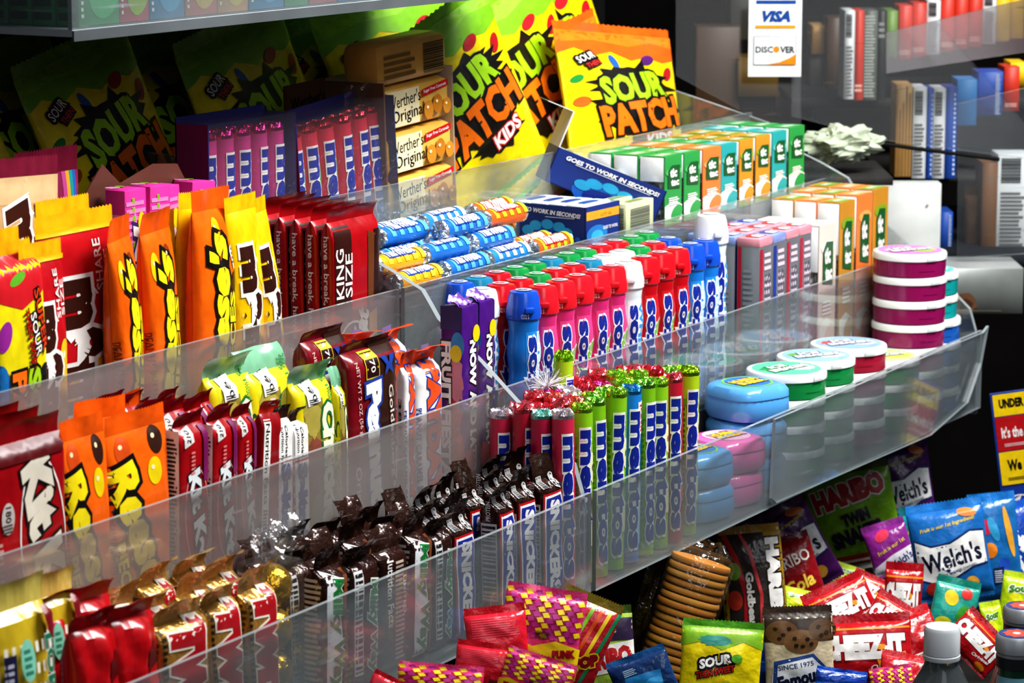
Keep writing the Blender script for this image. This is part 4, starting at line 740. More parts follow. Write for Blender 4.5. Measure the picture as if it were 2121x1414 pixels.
for i,(xl,xr,yt,k,c) in enumerate(((1745,1776,417,'tt_tallmix','green and orange'),(1781,1812,402,'tt_tallorange','orange'),(1814,1845,390,'tt_tallmix','yellow green'))):
    a=atY(xl,yt,Y1+.006);b=atY(xr,yt,Y1+.006); zt=(a.z+b.z)/2
    for r in range(3): inst(k if r==0 else ('tt_tallmix','tt_tallorange')[(r+i)%2],f"tall {c} mint box, {('front','middle','rear')[r]} one of the {('file beside the pale pink boxes','middle tall file','last file')[i]}",'mint box',((a.x+b.x)/2,Y1+.021+.0255*r,f2),(0,0,0),((b.x-a.x)/.0188,.8,(zt-f2)/.0955),'tall mint boxes')
# ================================================================== step 1, right: upright rolls, tape cases, round tubs
zr=atY(1218,838,.012).z; FR=[('straw',1172),('apple',1218),('apple_b',1258),('apple',1285),('apple_b',1311),('apple',1345),('pear',1376),('cherry',1402),('apple_b',1426)]
x0=atY(1168,852,.012).x+.003; x1=atY(1424,775,.012).x; nR=9; 
kk=[['straw','apple','apple_b','apple','mint','apple_b','apple','cherry','pear'],['teal','cherry','cherry_b','apple','apple_b','apple','apple','berry','apple_b'],['cherry','berry','cherry_b','straw','berry','fruit','apple','cherry','berry'],['straw','cherry','cherry','fruit','straw','berry','cherry','apple','berry']]
CR={'straw':'silver topped','apple':'light green','apple_b':'green','mint':'blue mint','cherry':'red','cherry_b':'coral','pear':'yellow green','teal':'teal topped','berry':'bright red','fruit':'pink'}
for r in range(4):
    for i in range(nR):
        X=x0+(x1-x0)*i/(nR-1); s=min(1,((x1-x0)/(nR-1)-.0004)/.0184)
        k=kk[r][i]
        inst('roll_'+k,f"{CR[k]} upright sweet roll, {('front','second','third','back')[r]} row, {ORD[i]} from the divider",'sweet roll',(X,.0122+.0195*r,f1+rnd.uniform(0,.0004)),(R(rnd.uniform(-1,1)),R(rnd.uniform(-1,1)),R(-36+rnd.uniform(-14,14))),(s,s,(zr-f1)/.1*(1+rnd.uniform(-.02,.03)-.01*r)),'upright sweet rolls')
a=atY(1422,768,.03); inst('roll_pear','green topped sweet roll standing alone and taller at the right end','sweet roll',(x1+.0185,.024,f1),(0,0,R(-25)),(1,1,(atY(1424,762,.024).z-f1)/.1),'upright sweet rolls')
a=atY(1275,702,.0795); inst('roll_pear','green topped sweet roll rising above the others against the back wall','sweet roll',(x0+.118,.0800,f1+.0005),(0,0,R(-20)),(.9,.9,(a.z-f1)/.1),'upright sweet rolls')
# feathery white tuft
fm=MB(); rr=random.Random(3)
for k in range(70):
    d=Vector((rr.gauss(0,1),rr.gauss(0,1),abs(rr.gauss(.3,1)))).normalized(); L_=rr.uniform(8,19); sd=Vector((rr.gauss(0,1),rr.gauss(0,1),rr.gauss(0,1)))*4
    fm.tube([d*1,d*L_*.5+sd*.3,d*L_+sd],.22,mat('#f4f4f6','card'),4)
tf=one('down_feather',fm,True,.001); p=atZ(1127,800,zr+.003); tf.location=(p.x+.004,p.y,zr+.002); cp(tf,'fluffy white feather tuft lying on the upright sweet rolls','feather')
# tape cases and tubs: stacks
def stack(kinds,X,Yc,z0,s,desc,cat,group,jit=.001,rz=0):
    z=z0
    for j,k in enumerate(kinds):
        h=DIM[k][2]/1000*s
        top=j==len(kinds)-1
        nm=desc if top else desc.replace('top of','number')
        lb=f"{desc}, {'top of its stack' if top else ('bottom of its stack' if j==0 else ORD[len(kinds)-1-j]+' below the top')}"
        inst(k,lb,cat,(X+rnd.uniform(-jit,jit),Yc+rnd.uniform(-jit,jit),z),(0,0,R(rz+rnd.uniform(-12,12))),(s,s,s),group); z+=h-.0002
    return z
xp=x1+.0185
stack(['tape_blue']*2,xp+.044,.036,f1,1.0,'pale blue gum tape case next to the sweet rolls','gum tape case','gum tape cases',rz=-20)
stack(['tape_pink']*2,xp+.108,.037,f1,1.0,'pink gum tape case with yellow lettering','gum tape case','gum tape cases',rz=-20)
stack(['tape_blue','tape_blue','tape_blue'],xp+.172,.047,f1,1.08,'blue ribbed gum tape case beside the green tubs','gum tape case','gum tape cases',rz=-30)
bx0=xp+.250
TS=[(['tub_green']*4,0,.0435,'green mint tub next to the blue tape case'),(['tub_green','tub_green','tub_green','tub_mixed'],.0755,.0470,'green mint tub with mixed blue lid, second stack'),(['tub_purple']*2+['tub_purple','tub_red'],.152,.0475,'dark red mint tub in the third stack'),(['tub_green','tub_green','tub_lime'],.2285,.0435,'green mint tub with lime lid between red and purple stacks'),(['tub_purple']*7,.305,.0475,'purple mint tub in the tallest stack'),(['tub_blue']*4,.382,.0435,'blue mint tub beside the purple stack'),(['tub_teal']*6,.4585,.0475,'teal mint tub at the far end')]
for ks,dx,Yc,d in TS:
    X=bx0+dx
    if X>RX1-.045: X=RX1-.045
    stack(ks,X,Yc,f1,.97,d,'mint tub','round mint tubs',.0005,-25)
# ================================================================== step 4: boxed rolls, caramels, big bags
def rollbox(col,n,face):
    w,d,h=19*n+4,26,122; mb=MB(); c=mat(col,'card'); t=1
    mb.box(-w/2,d/2-t,0,w/2,d/2,h+4,c); mb.box(-w/2,-d/2,0,-w/2+t,d/2,h,c,0,{'x':mat(face,'card')}); mb.box(w/2-t,-d/2,0,w/2,d/2,h,c); mb.box(-w/2,-d/2,0,w/2,d/2,t,c)
    q=MB(); q.box(-w/2,-d/2-.4,0,w/2,-d/2,h,mat('#e6e2ec','clear')); q.box(-w/2,-d/2,h,w/2,d/2,h+.4,mat('#e6e2ec','clear'))
    return 'display_box',[('carton',mb.mesh('rollbox',False)),('clear_film',q.mesh('rollbox_film',False))]
Y4=Y3+.012
for bi,(xl,xr,yt,k,face,n,nm) in enumerate(((430,612,246,'fruit','#8a1a5a',5,'magenta'),(630,832,224,'berry','#a81428',6,'red'))):
    kn='rollbox%d'%bi; K(kn,(19*n+4,26,122))(lambda k=k,face=face,n=n:rollbox('#2a2f7a',n,face))
    a=atY(xl,yt,Y4);b=atY(xr,yt,Y4); s=(b.x-a.x)/((19*n+4)/1000); z=((a.z+b.z)/2-f4)/.122; X=(a.x+b.x)/2
    ry=R(0 if bi==0 else -5)
    inst(kn,f'clear fronted display box packed with {nm} wrapped rolls','display box',(X,Y4+.013*s,f4),(0,ry,0),(s,s,z),'clear fronted boxes of rolls')
    for i in range(n):
        for r in range(1):
            dx=(-(n-1)/2+i)*.019*s; inst('roll_'+k,f"{nm} sweet roll upright inside the {'left' if bi==0 else 'right'} clear fronted box, {ORD[i]} from its left side",'sweet roll',(X+dx+math.sin(ry)*.001,Y4+.0125*s,f4+.002-dx*math.sin(ry)),(0,ry,R(-12+rnd.uniform(-14,14))),(s*.98,s*.98,z*1.12),'rolls in the clear fronted boxes')
def wtray():
    w,d,h=72,40,132; mb=MB(); c=mat('#a8937c','card'); i=mat('#c7b8a4','card'); t=1.2
    mb.box(-w/2,d/2-t,0,w/2,d/2,h,c,0,{'y':i}); mb.box(-w/2,-d/2,0,-w/2+t,d/2,h,mat('#6a4a34','card')); mb.box(w/2-t,-d/2+4,0,w/2,d/2,h,c,0,{'x':i}); mb.box(-w/2,-d/2,0,w/2,d/2,t,c); mb.box(-w/2,-d/2+14,h-t,w/2,d/2,h,c)
    decals(mb,lambda x,y,o:(x,d/2-t-o,y),[],None)
    q=MB(); q.grid(lambda a,b:(-w/2-26+a*44,-d/2+6+noise.noise(Vector((a*3,b*3,2)))*5,h-34+b*36+noise.noise(Vector((a*4,b*5,6)))*6),10,8,mat('#c9b8a4','clear'))
    k=MB(); k.box(-w/2-34,d/2-6,h-30,-w/2,d/2-4,h+2,mat('#5a3a24','card')); decals(k,lambda x,y,o:(x,d/2-6-o,y),[T("Werther's",-w/2-16,h-10,30,9,4,'#1a0f08'),T('Original',-w/2-14,h-22,26,8,4,'#1a0f08')],None)
    return 'display_box',[('carton',mb.mesh('wtray',False)),('torn_film',q.mesh('wtray_film')),('header_card',k.mesh('wtray_card',False))]
K('wtray',(72,40,132))(wtray)
Yw=Y4+.002; a=atY(806,340,Yw);b=atY(962,320,Yw); s=(b.x-a.x)/.072
zt=atY(890,140,Yw+.03).z
wx=(a.x+b.x)/2; inst('wtray','tan cardboard display box stacked with caramel rolls','display box',(wx,Yw+.02*s,f4),(0,R(-3),0),(s,s,(zt-f4)/.132))
zs=[(382,'caramel roll on the lowest visible row of the tan box',0),(318,'caramel roll above the lowest in the tan box',0),(262,'shaded caramel roll third up in the tan box',0),(212,'tan caramel roll with barcode at the top of the tan box',1)]
hz=(zt-f4)/.132
for j in range(5):
    lb,bk=([('lowest caramel roll of the tan box, seen through the clear wall',0)]+[(l,b_) for _,l,b_ in zs])[j]
    zz=f4+.002+j*.0225*s
    inst('caramel_roll_back' if bk else 'caramel_roll',lb,'caramel roll',(wx-math.sin(R(3))*(zz-f4),Yw+.002+.011*s+j*.0015,zz),(0,R(-3),0),(s*1.08,s,s),'caramel rolls in the tan box')
# big sour bags, bright ones at the front of the top step
def bag(kind,xc,yt,wpx,Y,floor,lb,ry,rx=-8,rz=0,grp='big yellow sour candy bags',sz=None):
    p=atY(xc,yt,Y); p0=atY(xc-wpx/2,yt,Y).x;p1=atY(xc+wpx/2,yt,Y).x; w,t,h=DIM[kind]; sx=(p1-p0)/(w/1000); z=(p.z-floor)/(h/1000)
    return inst(kind,lb,'candy bag',(p.x-math.sin(R(ry))*(p.z-floor)*.6,Y,floor+abs(math.sin(R(ry)))*(p1-p0)*.42),(R(rx),R(ry),R(rz)),(sx,.9,z),grp)
bag('sour_green',985,72,250,Y3+.066,f4,'bright yellow sour bag with green top, beside the tan caramel box',-17,-14)
bag('sour_green_creased',1100,22,235,Y3+.112,f4,'bright yellow sour bag with the highest green top, middle of the pile',-15,-12)
bag('sour_orange',1190,85,200,Y3+.115,f4,'yellow sour bag with orange top squeezed in the middle',-10,-10)
bag('sour_green_creased',1262,118,180,Y3+.105,f4,'yellow sour bag with low green top behind the blue carton lid',10,-12)
bag('sour_orange',1322,70,240,Y3+.068,f4,'yellow sour bag with broad orange top at the right end',6,-12)
dk=[(-40,196,230,'at the left edge'),(95,98,250,'left of centre under the shelf'),(270,95,240,'under the middle of the shelf'),(425,62,250,'behind the magenta rolls'),(590,50,250,'behind the red rolls'),(745,18,250,'behind the tan box'),(900,-10,250,'above the tan box'),(1040,-40,240,'behind the highest green top'),(1190,-60,230,'at the far right of the shaded row')]
for i,(xc,yt,wp,lb) in enumerate(dk): bag('sour_green' if i%2 else 'sour_green_creased',xc,yt,wp,Y3+.145+.05*(i%2),f4,'shaded yellow sour bag '+lb,-10+rnd.uniform(-4,4),-16,rnd.uniform(-6,6),'shaded sour candy bags at the back')
# ================================================================== the heap of bags on the lower board
sbox('trim_2',-.75,-.42,-.21,1.08,.195,-.19,mat('#1a1817','dull'))
b=MB(); P_=[(-.75,-.02),(-.3,-.035),(-.1,-.062),(.12,-.098),(.4,-.125),(.9,-.150),(.9,-.189),(-.75,-.189)]
n_=len(P_); tr_p=tessellate_polygon([[Vector((x,z,0)) for x,z in P_]])
for yy,fl in ((-.2,0),(.19,1)): b.add([(x,yy,z) for x,z in P_],[t[::-1] if fl else t for t in tr_p],mat('#141210','dull'))
for k_ in range(n_): p_,q_=P_[k_],P_[(k_+1)%n_]; b.add([(p_[0],-.2,p_[1]),(q_[0],-.2,q_[1]),(q_[0],.19,q_[1]),(p_[0],.19,p_[1])],[[0,1,2,3]],mat('#141210','dull'))
one('trim_3',b,kind='structure')
def at(px,py,D): return CAM+ray(px,py)*D
def face(yawd=0,lean=0,roll=0):
    b=Matrix((RT,fh,UPV)).transposed()       # local x to the right of the view, y away, z up
    return (b@Matrix.Rotation(R(yawd),3,'Z')@Matrix.Rotation(R(lean),3,'X')@Matrix.Rotation(R(roll),3,'Y')).to_euler()
def heap(kind,cx,cy,wpx,hpx,D,label,cat='snack bag',roll=0,lean=-14,yawd=0,group='snack bags heaped on the lower board'):
    w,t,h=DIM[kind]; p=at(cx,cy,D); e=face(yawd,lean,roll); sx=wpx*D/F/(w/1000); sz=hpx*D/F/(h/1000)/math.cos(R(lean)+pitch)
    z=e.to_matrix()@Vector((0,0,1)); p=p-z*(hpx*D/F/2/math.cos(R(lean)+pitch))
    return inst(kind,label,cat,p,e,(sx,(sx+sz)/2,sz),group)
def snack(name,w,h,col,top,deco,seed,**k):
    a=dict(fin=12,botfin=6,wr=3.4,seed=seed,n=2.3,prof=.42); a.update(k); t=a.pop('t',30); return pillow('snack_bag',w,t,h,col,top,deco,**a)
def welch(col,c2,seed):
    return snack('w',110,140,col,c2,[G([(-50,34),(-30,26),(0,30),(30,44),(50,46),(50,96),(30,98),(0,84),(-28,82),(-50,92)],'#1a2a5a'),G([(-49,36),(-30,29),(0,33),(30,47),(49,49),(49,93),(30,95),(0,81),(-28,79),(-49,89)],'#f0f0ee'),T("Welch's",0,62,84,28,9,'#151a34',None,0,.05,.03),T('FAMILY FARMER OWNED',4,42,60,4,12,'#5a6a8a'),T('Fruit is our 1st Ingredient!',0,108,80,7,8,'#f2d21a',None,0,.2,.02),E(30,122,14,6,'#e8843a',-10),E(-30,20,12,10,'#c4302a'),E(24,22,10,10,'#e8a83a')],seed)
K('welch_blue',(110,30,140))(lambda:welch('#1f6fb8','#2a86d8',201)); K('welch_purple',(110,30,140))(lambda:welch('#5a1f6a','#4a1a5a',202)); K('welch_teal',(110,30,140))(lambda:welch('#1f8f9a','#1f7f8a',203))
K('fruit_pink',(90,24,100))(lambda:snack('p',90,100,'#8a2a8a','#9a3a9a',[G([(-45,4),(45,4),(45,46),(0,36),(-45,18)],'#e8e6ee'),T("Welch's",14,22,54,16,18,'#1a2a6a',None,0,.1,.03),E(-8,76,16,10,'#d83a5a',20),T('Fruit is our 1st',4,52,62,8,16,'#f0d84a')],204,wr=2))
K('haribo_green',(150,30,180))(lambda:snack('h',150,180,'#78a81e','#4a5a1a',[B(-75,10,75,28,'#a8201a'),LINES(-60,15,60,23,1,'#e8d8c8'),B(-75,0,75,10,'#d8d4cc'),T('HARIBO',0,136,124,40,10,'#b01a1f','#f0ece6',.05,0,.07),T('TWIN',4,92,48,22,10,'#1a1430','#6a8a2a',.08,0,.08),T('SNAKES',2,62,90,30,10,'#1a1430','#6a8a2a',.08,0,.08)],205,wr=2,t=26))
K('haribo_gold',(110,30,180))(lambda:snack('g',110,180,'#3a3430','#a8842a',[G([(-55,5),(-48,5),(-44,80),(-50,160),(-55,165)],'#b8922a'),G([(-24,5),(-16,5),(-8,70),(-22,130),(-40,168),(-50,168),(-30,126),(-18,68)],'#c01f2a'),G([(4,5),(9,5),(16,70),(2,140),(-14,168),(-20,168),(-4,138),(10,70)],'#d0454a'),G([(22,5),(55,5),(55,168),(24,168),(34,110)],'#9a7a24'),T('HARIBO',38,84,150,24,-90,W_,BK,.07,0,.08),T('Goldbears',-6,60,96,14,-90,'#e8e6e0',BK,.08,0,.05),E(-34,64,13,16,'#c9402a'),E(-32,110,12,14,'#7fa83a')],206,wr=2))
K('haribo_sour',(120,30,170))(lambda:snack('s',120,170,'#a8c84a','#3a5a1a',[B(-60,118,60,152,'#3a2a4a'),T('Share Size',-4,134,64,12,4,'#c8d86a'),G([(-60,60),(60,76),(60,118),(-60,104)],'#f0eee8'),T('HARIBO',0,90,112,32,7,'#c01f24','#f4f2ea',.06,0,.07),T('Sour',4,38,70,32,8,'#6a2a8a','#e8f0c8',.07,.1,.07),B(-60,4,-40,60,'#e8d81a')],207,wr=2))
K('haribo_cola',(110,28,150))(lambda:snack('c',110,150,'#8a1018','#6a0c14',[T('Cola',10,60,60,26,12,'#e8c84a',None,0,.2,.03),T('HARIBO',0,104,90,22,8,'#f0e8e0')],208))
def cheez(seed,v=0):
    return snack('z',120,105,'#b8141f','#a8101a',[G([(-60,82),(60,82),(60,85),(-60,85)],'#f08a1a'),T('CHEEZ-IT',-2,56,106,38,0,W_,'#8a0c14',.05,-.05,.09),G([(16,52),(24,50),(26,58),(18,60)],'#f0a01a'),T('Original',26,28,40,10,14,W_,None,0,.2,.03)]+([G([(10,6),(30,4),(34,20),(46,8),(58,14),(56,34),(44,28),(40,44),(26,34),(14,38),(18,22)],'#e08a1a'),G([(40,30),(54,34),(50,48),(38,44)],'#e8982a')] if v else [E(36,14,12,8,'#e08a1a')]),seed,wr=3)
K('cheez0',(120,30,105))(lambda:cheez(211)); K('cheez1',(120,30,105))(lambda:cheez(212,1)); K('cheez2',(120,30,105))(lambda:cheez(215))
K('red_plain',(100,30,100))(lambda:snack('r',100,100,'#b0121c','#c01a22',[B(-50,8,50,20,'#e8e4de'),LINES(-44,10,44,18,3,'#b8121c')],216,wr=5))
K('amos',(110,34,170))(lambda:snack('a',110,170,'#d9c9a8','#4a3a30',[B(-55,112,55,160,'#3d3029'),E(-26,128,26,20,'#6b4c2c'),E(4,112,27,20,'#7a5834'),E(38,130,22,18,'#5f4326'),*[E(x,y,3.5,3,'#2a1a10') for x,y in((-36,134),(-24,124),(-30,118),(-14,134),(-6,118),(6,104),(14,116),(20,108),(-4,106),(32,136),(44,126),(36,122))],G([(-50,4),(44,4),(50,60),(20,92),(-40,80)],'#e8ecf0'),G([(-46,6),(-40,6),(-34,74),(20,86),(42,62),(47,62),(22,92),(-40,80)],'#2a4a8a'),T('SINCE 1975',-6,72,56,8,8,'#2a3a6a'),T('Famous',-2,50,72,24,14,'#16224a',None,0,.2,.05),T('Amos',4,22,72,26,14,'#16224a',None,0,.2,.05)],221,wr=3))
K('sour_small',(120,34,150))(lambda:snack('ss',120,150,'#f0dc12','#5fae2a',[G([(-60,108),(-30,118),(0,106),(30,120),(60,108),(60,140),(-60,140)],'#8abf2a'),SPLAT(-10,120,22,8,'#3f9a8a',3,.3),T('SOUR',-10,88,48,15,16,W_,BK,.18,.2,.05),T('THEN SWEET',-8,72,58,10,16,'#c4261c',BK,.1,.2,.04),E(22,94,8,7,'#5fae2a'),SPLAT(14,26,40,20,BK,6,.8,24),SPLAT(-44,22,12,12,BK,4,.5),T('S',-44,24,14,18,20,LM,BK,.08)],222,wr=3.4))
def punk(seed,c):
    ck=[G([(x+ (r%2)*6,y),(x+8+(r%2)*6,y+2),(x+5+(r%2)*6,y+9),(x-3+(r%2)*6,y+7)],('#f2d81a','#b82a8a')[(i+r)%2]) for r,y in enumerate(range(62,128,8)) for i,x in enumerate(range(-52,50,13))]
    return snack('k',110,140,c,'#e84a8a',ck+[G([(-55,6),(55,6),(55,54),(20,62),(-10,50),(-40,60),(-55,52)],'#f0d01a')]+[T('PUNK',x,y,32,13,a,'#b01222',None,0,0,.1) for x,y,a in((-36,20,10),(2,30,6),(38,16,12),(-30,42,4),(34,44,10))]+[BARS(-8,62,10,74)],seed,wr=3)
K('punk0',(110,30,140))(lambda:punk(231,'#e03a7a')); K('punk1',(110,30,140))(lambda:punk(232,'#d8345a'))
K('red_ribbed',(100,26,120))(lambda:snack('rr',100,120,'#d81f34','#c81a2a',[G([(-34,20),(20,20),(14,60),(-30,58)],'#b0121f'),LINES(-40,70,40,104,9,'#e8485a'),BARS(14,20,34,40)],233,wr=3))
K('stripe_bag',(100,26,140))(lambda:snack('sb',100,140,'#b8202a','#8a7a2a',[G([(-50+i*14,0),(-44+i*14,0),(-20+i*14,128),(-26+i*14,128)],c) for i,c in enumerate(('#e8c81a','#2a7a5a','#7fc02a','#d8541a','#e8c81a','#1f8a5a'))]+[T('PUNK',-20,30,44,16,30,'#8a0c1a','#f0d01a',.1,0,.1),T('POP',24,50,40,18,30,'#8a0c1a','#f0d01a',.1,0,.1)],234,wr=3.4))
K('chips_blue',(120,34,170))(lambda:snack('cb',120,170,'#1a4fb4','#2a6ad8',[T('Chips',6,110,90,30,-40,W_,None,0,.2,.08),T('Ahoy!',-4,70,90,30,-40,W_,None,0,.2,.08),E(-20,30,22,16,'#b8843a'),E(20,20,18,14,'#a8742e')],241,wr=3))
K('fruit_blue',(90,30,170))(lambda:snack('fb',90,170,'#1f6fb0','#2a86d8',[E(-16,120,12,12,'#d82a4a'),E(-2,116,8,20,'#3fa8d8',20),E(-12,84,13,12,'#f08a1a'),E(12,60,11,11,'#2a5ac4'),G([(-10,30),(10,34),(10,58),(-10,56)],'#1a2a5a'),LINES(-8,34,8,54,6,'#d8dce8'),E(26,110,6,40,'#e8a83a',8)],242,wr=3))
K('teal_pack',(80,24,110))(lambda:snack('tp',80,110,'#2a9a8a','#1f8a7a',[E(-10,74,12,14,'#e8c81a',30),E(14,50,10,16,'#3f8f2a',-20),E(-16,30,14,9,'#d8d02a'),E(16,86,10,10,'#c8302a')],243,wr=3.6))
K('neon_pack',(80,26,120))(lambda:snack('np',80,120,'#b8d81a','#c8e02a',[E(-6,60,16,20,'#e8e81a',20),G([(-40,16),(40,26),(40,40),(-40,30)],'#6a9a1a'),T('Sour',0,88,50,16,10,'#3a7a1a',W_,.08,.1,.06)],244,wr=4))
K('blue_plain',(110,34,150))(lambda:snack('bp',110,150,'#12409a','#1a58c8',[G([(-55,84),(55,80),(55,84),(-55,88)],'#2a70d8')],245,wr=4.5))
K('dark_blue_bag',(110,30,130))(lambda:snack('db',110,130,'#1a3a6a','#2a6aa8',[G([(-40,30),(30,30),(34,80),(-30,86)],'#1f7fb8'),LINES(-30,88,-6,104,4,'#9fc0d8'),E(16,56,16,12,'#3aa0d8')],246,wr=3))
def sleeve():
    mb=MB(); cc=[]
    parts=[]; r=30; rr=random.Random(2)
    for k in range(17):
        q=MB(); z=8+k*9.6; dx,dy=rr.uniform(-1,1),rr.uniform(-1,1)
        q.lathe([(r*.8,z),(r*.97,z+.6),(r,z+3.6),(r*.97,z+7.4),(r*.8,z+8.4)],mat(('#c98a35','#c07f2c','#d09642')[k%3],'card'),28,dx,dy,2.3); parts.append(('biscuit',q.mesh('biscuit')))
    f=MB(); f.lathe([(r*1.06,2),(r*1.08,40),(r*1.07,120),(r*1.09,172),(r*.9,180),(r*.4,184)],mat('#d8b070','clear'),28,0,0,2.4,False)
    f.grid(lambda a,b:(-r*1.1-a*16+noise.noise(Vector((a*2,b*6,1)))*4,noise.noise(Vector((a*3,b*5,4)))*8,4+b*176),5,18,mat('#b8894a','clear'))
    g=MB(); g.grid(lambda a,b:((-1+2*a)*r*(1-.5*b),(noise.noise(Vector((a*4,b*3,4)))*10),180+b*16+noise.noise(Vector((a*5,b*4,2)))*5),14,6,mat('#d8b684','clear'))
    return 'biscuit_sleeve',parts+[('film',f.mesh('sl_film')),('film_end',g.mesh('sl_end'))]
K('sleeve',(70,64,190))(sleeve)
def inst_parts_fix(): pass
HP=[('haribo_green',1768,1072,185,215,2.95,'lime green gummy bag with red lettering, leaning at the back under the rack','snack bag',-13,-6),
('welch_purple',1872,1005,120,190,3.02,'purple fruit snack bag half hidden behind the lime green bag','snack bag',-8,-6),
('welch_purple',1640,1140,150,190,2.85,'purple fruit snack bag in shadow left of the lime green bag','snack bag',-28,-8),
('haribo_cola',1640,1195,120,170,2.75,'dark red cola gummy bag behind the gold gummy bag','snack bag',-18,-10),
('haribo_gold',1560,1205,130,235,2.66,'gold and grey gummy bag with red stripes beside the biscuit sleeve','snack bag',-6,-10),
('neon_pack',1740,1195,90,60,2.9,'small green sour pack lying below the lime green bag','snack bag',20,-30),
('neon_pack',1655,1250,80,60,2.72,'yellow snack pack wedged left of the red cracker bags','snack bag',15,-25),
('fruit_pink',1842,1134,92,110,2.86,'small bright purple fruit snack pack leaning on the lime green bag','snack bag',-18,-12),
('welch_teal',1905,1150,80,200,2.88,'teal fruit snack bag squeezed behind the large blue one','snack bag',-4,-8),
('welch_blue',1968,1140,160,205,2.80,'large blue fruit snack bag with white name panel','snack bag',-9,-8),
('fruit_blue',2062,1135,100,230,2.84,'blue fruit snack bag with fruit pictures, turned sideways','snack bag',-6,-8),
('chips_blue',2112,1150,100,220,2.9,'deep blue cookie bag with white letters at the right edge','snack bag',-16,-10),
('neon_pack',2108,1245,75,120,2.76,'yellow green sour pack standing at the right edge','snack bag',8,-10),
('neon_pack',2058,1300,45,110,2.62,'narrow neon yellow pack behind the metal capped bottles','snack bag',-8,-14),
('teal_pack',1975,1262,95,130,2.68,'teal fruit snack pack lying in front of the large blue bag','snack bag',14,-16),
('cheez2',1870,1235,80,140,2.72,'crumpled red cracker bag standing upright behind the heap','snack bag',4,-10),
('cheez2',1800,1225,90,70,2.74,'red cracker bag mostly hidden behind the tilted one','snack bag',24,-25),
('cheez0',1745,1262,145,118,2.62,'tilted red cracker bag with white lettering at the top of the heap','snack bag',-22,-22),
('cheez2',1845,1290,110,100,2.6,'red cracker bag lying on its side right of the heap centre','snack bag',32,-30),
('red_plain',1895,1320,110,110,2.55,'plain red bag back with a white strip, behind the water bottle','snack bag',-20,-30),
('cheez0',2025,1330,125,90,2.52,'red cracker bag tipped steeply right of the water bottle','snack bag',46,-20),
('cheez1',1790,1345,200,145,2.48,'largest red cracker bag showing orange crackers, in front of the heap','snack bag',-4,-18),
('red_plain',1880,1400,120,90,2.42,'red bag lying low between the cracker bag and the water bottle','snack bag',12,-30),
('amos',1655,1360,145,210,2.36,'brown and cream cookie bag with blue script panel','snack bag',-3,-10),
('blue_plain',1590,1380,150,170,2.38,'plain shiny blue bag between the yellow sour bag and the cookie bag','snack bag',8,-10),
('sour_small',1492,1385,170,200,2.3,'small yellow sour bag with green torn top in the heap','snack bag',4,-10),
('dark_blue_bag',1335,1410,130,120,2.24,'dark blue bag corner at the foot of the biscuit sleeve','snack bag',-22,-12),
('haribo_sour',1250,1370,130,230,2.34,'green gummy bag with red and white lettering beside the striped bag','snack bag',-4,-8),
('stripe_bag',1195,1330,130,210,2.22,'colourful diagonal striped bag with a foil top','snack bag',22,-12),
('punk0',1120,1310,170,190,2.12,'pink and yellow checked candy bag standing highest of the checked ones','snack bag',10,-12),
('red_ribbed',1030,1330,130,150,2.1,'red ribbed candy bag left of the tall checked bag','snack bag',-4,-14),
('red_ribbed',1000,1385,120,110,2.06,'red ribbed candy bag lying in front of the checked bags','snack bag',6,-14),
('punk1',910,1440,180,130,2.03,'pink and yellow checked candy bag at the bottom edge of the photo','snack bag',4,-14),
('punk1',1110,1410,150,110,2.05,'checked candy bag with red lettering low in the heap','snack bag',16,-14),
('blue_plain',1740,1425,110,80,2.3,'bright blue crumpled bag at the bottom edge','snack bag',10,-14),
('red_ribbed',790,1440,70,90,2.0,'red and green candy bag corner with silver seal at bottom edge','snack bag',24,-14),
('punk0',1850,1425,90,90,2.28,'pink striped bag low beside the water bottle','snack bag',-10,-20)]
for k,cx,cy,wp,hp,D,lb,ct,ro,le in HP: heap(k,cx,cy,wp,hp,D,lb,ct,-ro*-1 if False else ro,le,rnd.uniform(-8,8))
heap('sleeve',1418,1275,150,310,2.42,'long sleeve of round golden biscuits in clear film, leaning right','biscuit sleeve',17,-8,0,None)
# bottles in front
def water():
    mb=MB(); mb.lathe([(46,0),(48,4),(48,120),(47,140),(40,165),(26,186),(16,200),(14.5,206),(14.5,212)],mat('#b9c6c8','glass'),36)
    c=MB(); 
    vs=[]; n=60
    for z,rd in ((209,16.2),(226,16),(228.5,14.8)): vs+=[((rd+(.35 if k%2 and z<228 else 0))*math.cos(2*pi*k/n),(rd+(.35 if k%2 and z<228 else 0))*math.sin(2*pi*k/n),z) for k in range(n)]
    c.add(vs,[[j*n+k,j*n+(k+1)%n,(j+1)*n+(k+1)%n,(j+1)*n+k] for j in range(2) for k in range(n)]+[[2*n+k for k in range(n)]],mat('#dde3e6','hard')); c.lathe([(16.8,205),(17,206),(17,208),(16.5,208.6)],mat('#dde3e6','hard'),36)
    return 'water_bottle',[('bottle',mb.mesh('water')),('cap',c.mesh('water_cap'))]
K('water',(96,96,229))(water)
p=at(1952,1296,2.15); inst('water','clear plastic water bottle with a ribbed white cap','bottle',(p.x,p.y,-.19),(0,0,0),((.0125*2.15/2.15)*80,)*2+((p.z+.19)/.2285,)) if False else inst('water','clear plastic water bottle with a ribbed white cap','bottle',(p.x,p.y,-.19),(0,0,0),(.82,.82,(p.z+.19)/.2285))
